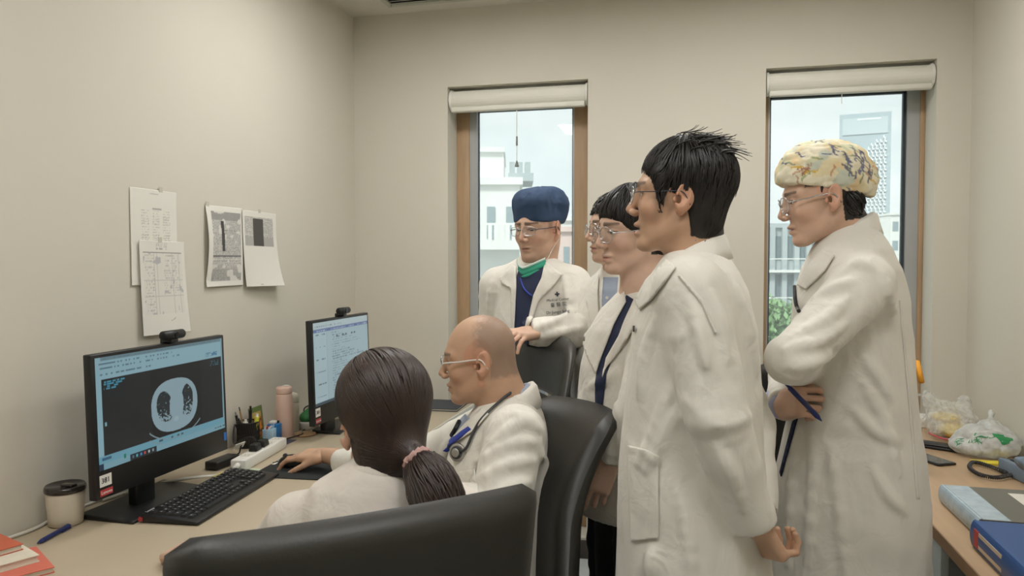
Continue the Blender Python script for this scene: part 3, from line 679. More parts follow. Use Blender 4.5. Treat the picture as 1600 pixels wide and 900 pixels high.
for r, row in enumerate(rowsk):
    y = 0.060-r*0.0215-(0.003 if r else 0)
    for x, w in row:
        if w not in kmesh:
            a = w*U/2-0.0012; q = 0.0085; ins = 0.002
            o = MB().add([(-a,-q,0),(a,-q,0),(a,q,0),(-a,q,0),(-a+ins,-q+ins,0.006),(a-ins,-q+ins,0.006),(a-ins,q-ins,0.006),(-a+ins,q-ins,0.006)],
                         [(4,5,6,7),(0,1,5,4),(1,2,6,5),(2,3,7,6),(3,0,4,7)]).obj('key', m_key, kb); kmesh[w] = o.data
        else:
            o = bpy.data.objects.new('key', kmesh[w]); COL.objects.link(o); o.parent = kb
        X = -0.219+(x+w/2)*U; Z = 0.018+(y)*0.07; o.location = (X, y, Z)
        if w < 3: legend.add([(X-0.004,y-0.001,Z+0.0064),(X-0.0005,y-0.001,Z+0.0064),(X-0.0005,y+0.003,Z+0.0064),(X-0.004,y+0.003,Z+0.0064)], [(0,1,2,3)])
lg = legend.obj('key_legends', m_leg, kb); lg['kind'] = 'stuff'
MB().b(0.118,0.175,0.074,0.083,0.024,0.0255).obj('gold_label', mat('gold_label', srgb(190,176,110), 0.5), kb)
text_mesh('lettering', 'Lenovo', 0.011, m_leg, frame_from((1,0,0),(0,-0.07,1),(-0.20,0.078,0.0248)), kb)
MB().b(-0.237,-0.215,0.076,0.088,0.006,0.016).obj('red_tab', m_red, kb)
# mouse pad and mouse
t = thing('mouse_pad', 'black cloth mouse pad under the mouse', 'mouse pad', (0.425,-1.285,DZ), math.radians(4))
m_pad = mat('pad_cloth', srgb(40,42,42), 0.9, var=0.05, bump=0.05, bscale=400)
MB().b(-0.135,0.15,-0.13,0.125,0.0006,0.004).obj('pad', m_pad, t, bevel=0.0012); MB().b(-0.13,-0.118,0.01,0.075,0.0041,0.0046).obj('label', m_dedge, t)
t = thing('mouse', 'black computer mouse under the seated man\'s hand', 'mouse', (0.375,-1.275,DZ+0.0045), math.radians(188))
P, Q = polygonize(comb([('u',ell((0,0,0.004),(0.056,0.031,0.034)),0),('i',plane((0,0,0.0),(0,0,-1)),0.004)]), (-0.065,-0.04,-0.01),(0.065,0.04,0.045),0.0035)
mesh_obj('shell', P, Q, m_black, t, smooth=True); MB().tube([(0.03,0.004,0.032),(0.03,-0.004,0.032)],0.008,14).obj('scroll_wheel', m_dgrey, t)
MB().tube([(0.054,0,0.012),(0.075,0,0.006)],0.002,6).obj('cable', m_black, t)
# power strip
sa, sb = onz(352,742,DZ)[:2], onz(447,712,DZ)[:2]; sa = np.array([0.225,-1.375]); sb = np.array([0.185,-1.045]); an = math.atan2(*(sb-sa)[::-1]); L = np.linalg.norm(sb-sa)
t = thing('power_strip', 'white power strip with two black plugs between monitor and mouse pad', 'power strip', (sa[0],sa[1],DZ), an)
MB().b(0,L,-0.027,0.027,0.001,0.038).obj('body', m_white, t, bevel=0.004)
m_sock = mat('socket_shadow_grey', srgb(120,120,116), 0.5)
for k in range(5):
    s = MB().b(0.05+0.06*k,0.085+0.06*k,-0.017,0.017,0.037,0.0392).obj('socket', m_dedge, t)
    for yy in (-0.006,0.006): MB().b(0.060+0.06*k,0.070+0.06*k,yy-0.0012,yy+0.0012,0.0385,0.0396).obj('slot', m_sock, s)
for k in (1,2):
    MB().add([(0.045+0.06*k,-0.016,0.0397),(0.09+0.06*k,-0.016,0.0397),(0.09+0.06*k,0.016,0.0397),(0.045+0.06*k,0.016,0.0397),(0.05+0.06*k,-0.013,0.064),(0.085+0.06*k,-0.013,0.064),(0.085+0.06*k,0.013,0.064),(0.05+0.06*k,0.013,0.064)],
       [(3,2,1,0),(4,5,6,7),(0,1,5,4),(1,2,6,5),(2,3,7,6),(3,0,4,7)]).obj('plug', m_black, t, bevel=0.004)
MB().tube([(-0.02,0,0.02),(0.005,0,0.02)],[0.008,0.011],10).obj('strain_relief', m_white, t, smooth=True)
def cable(label, pts, r, m, n=40, name='cable'): return tag(MB().tube(spline(pts, n), r, 7).obj(name, m, smooth=True), label, 'cable')
m_cab = mat('black_cable', srgb(22,22,22), 0.5); m_wcab = mat('white_cable', srgb(205,202,192), 0.5)
cable('thick white cable running from the power strip behind the scan monitor', [(0.228,-1.397,DZ+0.02),(0.215,-1.46,DZ+0.012),(0.16,-1.55,DZ+0.022),(0.06,-1.60,DZ+0.006),(0.03,-1.75,DZ+0.006)], 0.005, m_wcab)
cable('white cable lying along the wall past the tumbler', [(0.018,-1.55,DZ+0.005),(0.016,-1.75,DZ+0.005),(0.018,-1.90,DZ+0.005),(0.035,-2.0,DZ+0.005),(0.02,-2.12,DZ+0.006),(0.03,-2.25,DZ+0.005)], 0.0045, m_wcab)
cable('black cable looping from the plugs behind the pen holder', [(0.19,-1.21,DZ+0.06),(0.16,-1.19,DZ+0.07),(0.11,-1.17,DZ+0.055),(0.05,-1.14,DZ+0.03),(0.03,-1.10,DZ+0.09),(0.02,-1.05,DZ+0.02)], 0.003, m_cab)
cable('thin black cable winding past the pink bottle', [(0.12,-1.08,DZ+0.004),(0.125,-0.99,DZ+0.004),(0.15,-0.93,DZ+0.004),(0.175,-0.865,DZ+0.008),(0.14,-0.80,DZ+0.003),(0.12,-0.70,DZ+0.003)], 0.0025, m_cab)
cable('black cable coiled behind the form monitor', [(0.08,-0.66,DZ+0.01),(0.05,-0.62,DZ+0.06),(0.08,-0.56,DZ+0.065),(0.13,-0.54,DZ+0.03),(0.18,-0.60,DZ+0.026),(0.20,-0.66,DZ+0.03)], 0.0035, m_cab)
t = thing('power_adapter', 'black power adapter with a white tag beside the power strip', 'adapter', (0.135,-1.33,DZ), 1.5)
MB().b(-0.06,0.06,-0.025,0.025,0.001,0.03).obj('body', m_black, t, bevel=0.005); MB().box((0.09,0.0,0.05),(0.05,0.003,0.022),np.array(Matrix.Rotation(0.5,3,'X'))).obj('tag', m_white, t)
MB().tube([(0.06,0,0.015),(0.09,0.0,0.025),(0.10,0,0.05)],0.003,6).obj('lead', m_cab, t)
tag(MB().b(0.235,0.33,-1.43,-1.33,DZ+0.0003,DZ+0.0006).obj('paper_note', mat('pale_green_paper', srgb(196,206,180), 0.7)), 'pale green paper note half under the mouse pad', 'note')
# tumbler with lid
t = thing('tumbler', 'cream tumbler with a dark translucent lid by the left wall', 'tumbler', (0.072,-1.925,DZ))
MB().lathe([(0.0,0.0),(0.036,0.0),(0.041,0.003),(0.043,0.02),(0.0475,0.088),(0.046,0.09),(0.0,0.09)], n=36).obj('cup', mat('cream_ceramic', srgb(206,196,176), 0.45), t, smooth=True)
m_lid = mat('dark_lid', srgb(40,36,32), 0.2, coat=0.4)
ld = MB().lathe([(0.0,0.0905),(0.049,0.0905),(0.0505,0.094),(0.050,0.102),(0.047,0.107),(0.044,0.105),(0.0,0.102)], n=36).obj('lid', m_lid, t, smooth=True)
MB().b(-0.008,0.03,-0.011,0.011,0.103,0.109).obj('sip_tab', m_lid, ld, bevel=0.003)
# pen
def pen(label, a, b, m, m2, r=0.005, group=None, name='pen'):
    a = np.array(a); b = np.array(b); t = thing(name, label, 'pen', tuple(a), 0, group); q = b-a
    MB().tube([q*0.0, q*0.06, q*0.12],[0.001,r*0.6,r],10).obj('tip', m2, t, smooth=True); MB().tube([q*0.12,q*0.9],r,10).obj('barrel', m, t)
    c = MB().tube([q*0.9,q*0.93,q*1.0],[r*0.7,r*0.6,r*0.6],8).obj('button', m2, t)
    side = nrm(np.cross(q,[0.3,0.2,1.0])); MB().tube([q*0.88+side*r*1.5,q*0.62+side*r*1.4],0.0014,6).obj('clip', m2, t); return t
m_navy = mat('navy_plastic', srgb(30,44,104), 0.35)
pen('dark blue ballpoint pen on the desk below the tumbler', onz(58,849,DZ+0.006), onz(112,819,DZ+0.006), m_navy, m_navy, 0.006)
# pen holder with its pens
hp = np.array([0.062,-1.065,DZ]); t = thing('pen_holder', 'black mesh pen holder beside the scan monitor', 'pen holder', tuple(hp))
hold = MB(); m_mesh = mat('mesh_black', srgb(34,32,30), 0.5, metal=0.3)
for k in range(28):
    a = 2*math.pi*k/28
    for s in (1,-1): hold.tube([(0.040*math.cos(a+s*q*0.5),0.040*math.sin(a+s*q*0.5),0.006+0.088*q) for q in np.linspace(0,1,7)],0.0011,4,cap=False)
hold.obj('mesh_wall', m_mesh, t)
MB().lathe([(0.0,0.001),(0.042,0.001),(0.042,0.008),(0.0,0.008)], n=24).obj('base', m_mesh, t)
rim = MB().tube([(0.041*math.cos(a),0.041*math.sin(a),0.095) for a in np.linspace(0,2*math.pi,33)],0.003,6,cap=False).obj('rim', m_mesh, t, smooth=True)
MB().lathe([(0.0368,0.009),(0.0372,0.009),(0.0372,0.09),(0.0368,0.09)], n=24).obj('liner', mat('smoky_liner', srgb(60,54,50), 0.6), t)
m_yel = mat('highlighter_yellow', srgb(214,212,70), 0.4); m_pencil = mat('pencil_wood', srgb(176,140,96), 0.6); m_wh2 = m_white
PN = [((0.01,-0.01),(0.02,-0.012,0.158),m_black,m_black,0.006,'tall black pen standing in the pen holder'),((-0.015,0.012),(-0.035,-0.004,0.150),m_pencil,m_black,0.0035,'thin wooden pencil leaning left in the pen holder'),
      ((0.0,0.02),(-0.004,0.018,0.152),m_yel,m_pencil,0.004,'yellow pencil standing upright in the pen holder'),((0.015,0.015),(0.026,0.022,0.122),m_yel,m_wh2,0.0085,'fat yellow highlighter at the right of the pen holder'),
      ((0.02,-0.004),(0.036,0.006,0.110),m_yel,m_yel,0.0085,'short yellow highlighter at the front of the pen holder'),((-0.01,-0.02),(-0.022,-0.03,0.112),m_black,m_black,0.008,'stubby black marker at the left of the pen holder'),
      ((0.0,-0.02),(0.004,-0.022,0.108),m_wh2,m_wh2,0.0095,'white correction pen in the pen holder'),((-0.02,-0.01),(-0.035,-0.028,0.135),m_black,m_steel,0.005,'slim black pen at the far left of the pen holder')]
for a, b, m1, m2, r, lab in PN:
    pen(lab, hp+np.array([a[0],a[1],0.012]), hp+np.array(b), m1, m2, r, 'pens in the pen holder')
# small boxes
t = thing('card_box', 'pale blue card box beside the pen holder', 'box', (0.115,-1.005,DZ), 0.15)
m_lbl = mat('pale_blue_card', srgb(160,190,208), 0.6)
MB().b(-0.02,0.02,-0.021,0.021,0.0,0.058).obj('body', m_lbl, t, bevel=0.002)
for k in range(4): MB().box((-0.012+0.008*k,0,0.062),(0.0015,0.034,0.012),np.array(Matrix.Rotation(0.15*(k-1.5),3,'X'))).obj('card', [m_white,m_red,m_dedge,m_lbl][k], t)
t = thing('ink_box', 'bright blue plastic box beside the pink bottle', 'box', (0.105,-0.953,DZ), 0.1)
MB().b(-0.022,0.022,-0.021,0.021,0.0,0.066).obj('body', mat('bright_blue', srgb(36,116,180), 0.35), t, bevel=0.003)
MB().b(-0.015,0.008,-0.016,0.010,0.066,0.078).obj('white_cap', m_white, t, bevel=0.003); MB().b(-0.006,0.014,0.008,0.018,0.066,0.076).obj('black_cap', m_black, t, bevel=0.002)
t = thing('snack_packet', 'green and orange printed packet leaning on the wall behind the boxes', 'packet', (0.035,-0.985,DZ), 0.0)
def pk_pos(u, v): return np.stack([0.004+0.022*v+0.004*np.sin(u*3.1)*np.sin(v*3.1), -0.048+0.085*u+0.012*(1-v), 0.135-0.134*v],1)
def pk_col(u, v):
    C = np.tile(c3(92,112,60),(len(u),1)); n = vnoise(np.stack([u*9,v*13,0*u],1)); ins = (u > 0.14)&(u < 0.86)&(v > 0.15)&(v < 0.9)
    C[ins] = c3(172,96,44); C[ins&(n > 0.15)] = c3(210,130,50); C[ins&(n < -0.25)] = c3(70,52,36); C[ins&(v < 0.3)] = c3(176,150,90); return C
o = raster('sleeve', mat('printed_packet', (1,1,1,1), 0.4, var=0.0, attr=True), 30, 44, pk_pos, pk_col, t); so = o.modifiers.new('thick','SOLIDIFY'); so.thickness = 0.006; so.offset = -1
tag(MB().b(0.10,0.19,-1.02,-0.93,DZ+0.0004,DZ+0.0012).obj('dark_card', mat('dark_card', srgb(62,66,84), 0.5)), 'dark glossy card lying in front of the blue boxes', 'card')
# bottles
m_pinkb = mat('pink_bottle', srgb(222,190,172), 0.42, var=0.02)
t = thing('water_bottle', 'tall pale pink insulated bottle on the left desk', 'bottle', (0.112,-0.890,DZ), 0, 'bottles on the desk')
MB().lathe([(0.0,0.0),(0.033,0.0),(0.0355,0.004),(0.035,0.06),(0.0325,0.172),(0.031,0.1745),(0.0,0.175)], n=36).obj('body', m_pinkb, t, smooth=True)
cp = MB().lathe([(0.0,0.176),(0.0310,0.176),(0.0315,0.180),(0.0315,0.197),(0.029,0.202),(0.0,0.2025)], n=36).obj('cap', m_pinkb, t, smooth=True)
MB().b(-0.012,0.012,0.008,0.026,0.2026,0.2056).obj('cap_tab', m_white, cp, bevel=0.001)
t = thing('water_bottle', 'white round-topped bottle behind the pink one', 'bottle', (0.085,-0.790,DZ), 0, 'bottles on the desk')
m_creamb = mat('cream_bottle', srgb(214,208,188), 0.4, var=0.02)
MB().lathe([(0.0,0.0),(0.030,0.0),(0.032,0.003),(0.032,0.118),(0.0315,0.1205),(0.0,0.121)], n=32).obj('body', m_creamb, t, smooth=True)
MB().lathe([(0.0,0.1216),(0.0315,0.1216),(0.032,0.124),(0.0318,0.142),(0.027,0.154),(0.016,0.160),(0.0,0.162)], n=32).obj('cap', m_creamb, t, smooth=True)
t = thing('coaster', 'round wooden coaster beside the pink bottle', 'coaster', (0.178,-0.842,DZ), 0)
MB().lathe([(0.0,0.0005),(0.041,0.0005),(0.042,0.002),(0.042,0.006),(0.040,0.0075),(0.034,0.0075),(0.033,0.006),(0.0,0.006)], n=36).obj('disc', mat('coaster_wood', srgb(176,140,104), 0.55, var=0.15, vscale=14), t, smooth=True)
# bowl with green wrapped parcel
t = thing('bowl', 'small white bowl in front of the form monitor', 'bowl', (0.128,-0.725,DZ), 0)
MB().lathe([(0.0,0.0),(0.036,0.0),(0.040,0.003),(0.0445,0.026),(0.0445,0.034),(0.042,0.034),(0.0405,0.026),(0.036,0.008),(0.0,0.007)], n=36).obj('shell', m_white, t, smooth=True)
m_grn = mat('green_leaf_wrap', srgb(52,132,72), 0.4, var=0.12, vscale=30)
fg = comb([('u',ell((0.128,-0.725,DZ+0.046),(0.038,0.039,0.026)),0),('u',rcone((0.128,-0.725,DZ+0.055),(0.133,-0.72,DZ+0.098),0.026,0.002),0.02),
           ('d',lambda P: 0.003*np.abs(np.sin(np.arctan2(P[:,1]+0.725,P[:,0]-0.128)*4+P[:,2]*40)),0)])
P, Q = polygonize(fg,(0.07,-0.78,DZ+0.005),(0.19,-0.67,DZ+0.11),0.004); o = mesh_obj('leaf_wrapped_parcel', P, Q, m_grn, None, smooth=True); tag(o,'pointed green leaf-wrapped parcel sitting in the white bowl','parcel')
# notebook at the far end
t = thing('notebook', 'dark blue-black notebook lying at the far end of the left desk', 'notebook', (0.53,-0.16,DZ), 0.06)
MB().b(-0.11,0.10,-0.10,0.13,0.001,0.004).obj('cover', mat('dark_cover', srgb(48,54,64), 0.5), t); MB().b(-0.107,0.097,-0.097,0.127,0.004,0.010).obj('pages', m_dedge, t); MB().b(-0.11,0.10,-0.10,0.13,0.010,0.0125).obj('cover', MATS['dark_cover'], t)
# books at the lower left
m_cov = mat('orange_red_cover', srgb(190,94,66), 0.5, var=0.04); m_cov2 = mat('coral_cover', srgb(206,110,92), 0.5, var=0.04); m_page = mat('page_block', srgb(214,206,188), 0.8, var=0.06, vscale=30, stretch=(1,1,40))
def book(label, c, rz, w, l, z, h, m, group):
    t = thing('book', label, 'book', (c[0],c[1],z), rz, group)
    MB().b(-w/2,w/2,-l/2,l/2,0,0.0016).obj('cover', m, t); MB().b(-w/2+0.001,w/2-0.003,-l/2+0.003,l/2-0.003,0.0016,h-0.0016).obj('pages', m_page, t)
    MB().b(-w/2,w/2,-l/2,l/2,h-0.0016,h).obj('cover', m, t); MB().b(-w/2-0.0015,-w/2,-l/2,l/2,0,h).obj('spine', m, t); return t
book('coral red paperback at the bottom of the pile at the lower left', (0.170,-2.250), math.radians(-32), 0.17, 0.24, DZ+0.0005, 0.013, m_cov2, 'books at the lower left')
book('white-covered thick book in the middle of the pile at the lower left', (0.130,-2.245), math.radians(-24), 0.16, 0.22, DZ+0.0137, 0.016, m_page, 'books at the lower left')
book('orange-red book on top of the pile at the lower left', (0.080,-2.235), math.radians(-20), 0.15, 0.21, DZ+0.0299, 0.014, m_cov, 'books at the lower left')

# ================================================================== papers on the wall
m_paper = mat('printed_paper', (1,1,1,1), 0.85, var=0.02, attr=True); PW = c3(226,224,214)
def sheet(label, y0, y1, z0, z1, x0, col, curl, tapes, tilt=0.0):
    t = thing('paper_sheet', label, 'paper', (0.0, y0, z0), 0.0, 'papers taped to the left wall'); w = y1-y0; h = z1-z0
    def pos(u, v): return np.stack([x0+curl(u,v), w*u+tilt*v*h, h*(1-v)+tilt*-0.3*u*w],1)
    o = raster('page', m_paper, 80, 112, pos, col, t); md = o.modifiers.new('thick','SOLIDIFY'); md.thickness = 0.0006; md.offset = -1
    for (u, v, sz) in tapes:
        p = pos(np.array([u]), np.array([v]))[0]; MB().b(p[0]+0.0002,p[0]+0.0010,p[1]-sz*0.7,p[1]+sz*0.7,p[2]-sz*0.45,p[2]+sz).obj('tape', mat('clear_tape', srgb(206,202,186), 0.25), t)
    return t
def lines(C, u, v, u0, u1, v0, v1, n, c, seed, dens=0.5, cell=70):
    vv = (v-v0)/(v1-v0)*n; C[(u > u0)&(u < u1)&(v > v0)&(v < v1)&(np.mod(vv,1) < 0.5)&(hsh(np.floor(u*cell),np.floor(vv)+seed) > dens)] = c
def col1(u, v):
    C = np.tile(PW,(len(u),1)); 
    for k in range(3): lines(C,u,v,0.22+0.23*k,0.38+0.23*k,0.22,0.56,26,c3(194,192,184),k,0.45)
    C[(np.abs(v-0.20) < 0.008)&(u > 0.45)&(u < 0.66)] = c3(172,170,164); C[(np.abs(v-0.045) < 0.006)&(u > 0.4)&(u < 0.6)] = c3(190,188,178); return C
def col2(u, v):
    C = np.tile(PW,(len(u),1)); fr = (u > 0.07)&(u < 0.92)&(v > 0.12)&(v < 0.78); g = c3(196,194,188)
    C[fr] = PW*0.96
    for x in (0.07,0.30,0.36,0.48,0.70,0.85,0.92): C[fr&(np.abs(u-x) < 0.004)] = g
    for y in (0.12,0.42,0.59,0.62,0.78): C[(u > 0.07)&(u < 0.92)&(np.abs(v-y) < 0.003)] = g
    C[(u > 0.07)&(u < 0.92)&(np.abs(v-0.125) < 0.008)] = c3(128,126,122)
    lines(C,u,v,0.1,0.3,0.15,0.76,20,c3(190,188,182),2,0.6); lines(C,u,v,0.5,0.85,0.15,0.58,16,c3(194,192,186),5,0.68); lines(C,u,v,0.36,0.6,0.02,0.10,4,c3(172,170,164),7,0.5)
    n = vnoise(np.stack([u*14,v*22,0*u+5],1)); C[fr&(n > 0.72)] = c3(184,184,184); C[(np.abs(v-0.86+0.3*(u-0.6)) < 0.004)&(np.abs(u-0.64) < 0.05)] = c3(170,168,164); return C
def col3(u, v):
    C = np.tile(PW,(len(u),1)); A = (u > 0.12)&(u < 0.95)&(v > 0.07)&(v < 0.93); C[A] = c3(196,194,188)
    C[A&(v < 0.17)] = c3(158,156,152); C[A&(v > 0.78)] = c3(176,174,168); lines(C,u,v,0.12,0.95,0.07,0.93,46,c3(150,148,144),1,0.45,60)
    n = vnoise(np.stack([u*9,v*16,0*u+1],1)); C[A&(n > 0.45)] = c3(214,212,204); C[(np.abs(u-0.40-0.06*(v-0.2)) < 0.042)&(v > 0.18)&(v < 0.56)] = c3(74,72,70)
    C[A&(np.abs(v-0.62) < 0.006)] = c3(110,108,106); C[A&(np.abs(v-0.66) < 0.005)] = PW; return C
def col4(u, v):
    C = np.tile(PW,(len(u),1)); A = (u > 0.06)&(u < 0.90)&(v > 0.08)&(v < 0.46); C[A] = c3(200,198,190); lines(C,u,v,0.06,0.90,0.08,0.46,22,c3(156,154,150),4,0.45,60)
    C[(u > 0.30)&(u < 0.60)&(v > 0.09)&(v < 0.46)] = c3(82,80,77); C[A&(v > 0.34)&((u < 0.3)|(u > 0.6))] = c3(174,172,166); C[(np.abs(v-0.97) < 0.004)&(np.abs(u-0.4) < 0.03)] = c3(150,148,144); return C
sheet('printed list sheet highest at the left, half covered by another', -1.590, -1.380, 1.368, 1.676, 0.003, col1, lambda u,v: 0.003*u+0.002*v, [(0.65,0.0,0.012)])
sheet('ruled form sheet hanging lowest above the scan monitor', -1.565, -1.352, 1.206, 1.512, 0.008, col2, lambda u,v: 0.004+0.012*v*v*(0.4+u), [(0.45,0.0,0.012)], 0.03)
sheet('grey printed table sheet with a thin dark bar', -1.224, -0.998, 1.352, 1.648, 0.004, col3, lambda u,v: 0.012*np.abs(np.sin(v*3.4))*(1-u)*1.2+0.004*v, [(0.06,0.0,0.012)], -0.02)
sheet('half-blank sheet with a broad dark bar, rightmost on the wall', -1.006, -0.768, 1.346, 1.645, 0.006, col4, lambda u,v: 0.003+0.035*v**3*(0.3+0.7*u), [(0.5,0.0,0.010)], 0.03)

# ================================================================== things on the right desk
rd = DZ+0.001
tag(MB().b(2.54,2.76,-0.115,-0.008,rd,rd+0.042).obj('carton', m_white, bevel=0.002), 'low white carton against the back wall on the right desk', 'box')
def bagmat(name, col, a, rough=0.25):
    m = bpy.data.materials.new(name); m.use_nodes = True; nt = m.node_tree; nt.nodes.clear(); L = nt.links.new
    tr = nt.nodes.new('ShaderNodeBsdfTransparent'); d = nt.nodes.new('ShaderNodeBsdfPrincipled'); d.inputs['Base Color'].default_value = col; d.inputs['Roughness'].default_value = rough
    tl = nt.nodes.new('ShaderNodeBsdfTranslucent'); tl.inputs[0].default_value = col
    m1 = nt.nodes.new('ShaderNodeMixShader'); m1.inputs[0].default_value = 0.35; L(d.outputs[0], m1.inputs[1]); L(tl.outputs[0], m1.inputs[2])
    nz = nt.nodes.new('ShaderNodeTexNoise'); nz.inputs['Scale'].default_value = 22; nz.inputs['Detail'].default_value = 4; tc = nt.nodes.new('ShaderNodeTexCoord'); L(tc.outputs['Object'], nz.inputs[0])
    mr = nt.nodes.new('ShaderNodeMapRange'); mr.inputs[1].default_value = 0.35; mr.inputs[2].default_value = 0.65; mr.inputs[3].default_value = a*0.6; mr.inputs[4].default_value = min(1,a*1.3); L(nz.outputs['Fac'], mr.inputs[0])
    bp = nt.nodes.new('ShaderNodeBump'); bp.inputs['Strength'].default_value = 0.5; bp.inputs['Distance'].default_value = 0.01; L(nz.outputs['Fac'], bp.inputs['Height']); L(bp.outputs[0], d.inputs['Normal'])
    mx = nt.nodes.new('ShaderNodeMixShader'); L(mr.outputs[0], mx.inputs[0]); L(tr.outputs[0], mx.inputs[1]); L(m1.outputs[0], mx.inputs[2])
    o = nt.nodes.new('ShaderNodeOutputMaterial'); L(mx.outputs[0], o.inputs[0]); return m
m_bagc = bagmat('clear_bag', (0.86,0.88,0.86,1), 0.42); m_bagw = bagmat('white_bag', (0.80,0.81,0.78,1), 0.92, 0.35)
def crumple(s, a): return lambda P: a*(1-2*np.abs(vnoise(P*s)))+a*0.5*(1-2*np.abs(vnoise(P*s*2.3+5)))
b1 = np.array([2.715,-0.285,rd])
fb = comb([('u',ell(b1+[0,0,0.055],(0.095,0.125,0.058)),0),('u',rcone(b1+[-0.03,0.02,0.08],b1+[-0.075,0.05,0.155],0.045,0.03),0.05),('u',rcone(b1+[0.03,0.0,0.10],b1+[0.05,0.01,0.15],0.05,0.02),0.04),
           ('d',crumple(30,0.010),0),('i',plane(b1+[0,0,0.002],(0,0,-1)),0.0)])
P, Q = polygonize(fb, b1+[-0.2,-0.2,-0.01], b1+[0.13,0.2,0.2], 0.006); t = thing('plastic_bag', 'clear crinkled plastic bag with yellow packages inside', 'bag', tuple(b1)); mesh_obj('film', P, Q, m_bagc, t, smooth=True, world=True)
m_ypk = mat('yellow_package', srgb(214,186,92), 0.5, var=0.1)
for k, (dx,dy,dz,rr) in enumerate([(0.0,-0.03,0.035,(0.06,0.075,0.03)),(-0.01,0.03,0.075,(0.055,0.06,0.022))]):
    P, Q = polygonize(comb([('u',ell(b1+[dx,dy,dz],rr),0),('d',crumple(40,0.004),0)]), b1+[-0.1,-0.15,-0.0], b1+[0.12,0.15,0.13], 0.006)
    o = mesh_obj('food_package', P, Q, m_ypk, None, smooth=True); tag(o, ['yellow package low in the clear bag','yellow package on top in the clear bag'][k], 'package', 'packages in the clear bag')
MB().tube(spline([b1+[-0.088,-0.02,0.018],b1+[-0.06,-0.09,0.015],b1+[0,-0.12,0.018],b1+[0.05,-0.10,0.02]],16),0.004,5).obj('red_print', mat('red_print', srgb(190,80,90), 0.5), t, world=True)
b2 = np.array([2.735,-0.52,rd])
fb2 = comb([('u',ell(b2+[0.03,0,0.045],(0.10,0.14,0.062)),0),('u',ell(b2+[-0.05,-0.02,0.03],(0.06,0.10,0.032)),0.04),('u',rcone(b2+[0.05,0.05,0.08],b2+[0.07,0.10,0.13],0.03,0.012),0.04),
            ('d',crumple(22,0.008),0),('i',plane(b2+[0,0,0.002],(0,0,-1)),0.0)])
P, Q = polygonize(fb2, b2+[-0.16,-0.2,-0.01], b2+[0.117,0.2,0.18], 0.006); t = thing('plastic_bag', 'white plastic bag with green printed characters on the right desk', 'bag', tuple(b2)); mesh_obj('film', P, Q, m_bagw, t, smooth=True, world=True)
m_grp = mat('green_print', srgb(46,140,84), 0.5)
def print_on(f, txt, c, xa, za, size, m, parent):
    o = text_mesh('lettering', txt, size, m, frame_from(xa, za, c), None, depth=0.0)
    me = o.data; V = np.array([v.co[:] for v in me.vertices]); V2 = onto(f, V, 0.0015, 5)-origin_of(parent)
    me.vertices.foreach_set('co', V2.ravel()); me.update(); o.parent = parent
toc = nrm(CAM-b2); xr = nrm(np.cross([0,0,1],toc))
for s_, dx, dz, sz in (('元',-0.075,0.045,0.04),('味',-0.015,0.040,0.05),('早',-0.012,0.088,0.036),('心',0.035,0.056,0.03),('●',0.07,0.062,0.075),('≋',0.085,0.10,0.05)):
    print_on(fb2, s_, b2+xr*dx+np.array([0,0,dz])+toc*0.10, xr+np.array([0,0,0.25]), toc+np.array([0,0,0.2]), sz, m_grp, t)
tag(MB().b(2.66,2.78,-0.70,-0.655,rd,rd+0.006).obj('yellow_slip', mat('yellow_slip', srgb(224,206,60), 0.5)), 'bright yellow slip peeking out under the white bag', 'slip')
# dark case and phone
c0, c1 = onz(1418,690,DZ+0.01), onz(1500,702,DZ+0.01); an = math.atan2(*(c1-c0)[1::-1])
t = thing('glasses_case', 'slim black case lying on the right desk', 'case', (*((c0+c1)/2)[:2], rd), an); Lc = np.linalg.norm((c1-c0)[:2])
MB().b(-Lc/2,Lc/2,-0.03,0.03,0,0.011).obj('bottom_shell', m_black, t, bevel=0.004); MB().b(-Lc/2,Lc/2,-0.03,0.03,0.0115,0.02).obj('lid', m_black, t, bevel=0.004); MB().b(Lc/2-0.002,Lc/2+0.002,-0.008,0.008,0.008,0.015).obj('clasp', m_steel, t)
t = thing('smartphone', 'dark smartphone with a reflective screen beside the black case', 'phone', (2.525,-0.675,rd), math.radians(-62))
MB().b(-0.078,0.078,-0.038,0.038,0,0.008).obj('case', m_black, t, bevel=0.003); MB().b(-0.073,0.073,-0.034,0.034,0.008,0.0086).obj('screen', mat('phone_glass', srgb(52,56,58), 0.06), t)
MB().b(0.05,0.07,0.008,0.028,-0.0009,0.0).obj('camera_bump', m_dgrey, t)
# telephone with coiled cord
t = thing('telephone', 'grey-blue desk telephone with a dark coiled cord at the right edge', 'telephone', (2.775,-0.86,rd), math.radians(100))
m_tel = mat('telephone_blue_grey', srgb(120,138,156), 0.4)
MB().add([(-0.09,-0.06,0),(0.09,-0.06,0),(0.09,0.06,0),(-0.09,0.06,0),(-0.09,-0.06,0.025),(0.09,-0.06,0.025),(0.09,0.06,0.05),(-0.09,0.06,0.05)],[(3,2,1,0),(4,5,6,7),(0,1,5,4),(1,2,6,5),(2,3,7,6),(3,0,4,7)]).obj('base', m_tel, t, bevel=0.006)
for r in range(4):
    for c in range(3): MB().b(0.0+0.024*c,0.016+0.024*c,-0.045+0.022*r,-0.031+0.022*r,0.030+0.0045*r,0.037+0.0045*r).obj('key', m_dgrey, t)
hs = MB().tube(spline([(-0.065,-0.085,0.055),(-0.065,-0.06,0.066),(-0.065,0.0,0.075),(-0.065,0.06,0.078),(-0.065,0.085,0.066)],14),[0.02,0.022,0.018,0.014,0.013,0.012,0.012,0.012,0.012,0.013,0.014,0.018,0.022,0.02],12).obj('handset', m_tel, t, smooth=True)
k0 = [onz(x,y,DZ+0.012) for x,y in ((1600,744),(1572,738),(1545,728),(1522,722),(1515,730),(1530,741),(1556,746),(1580,742),(1600,738))]
cl = spline(k0, 420); co = []
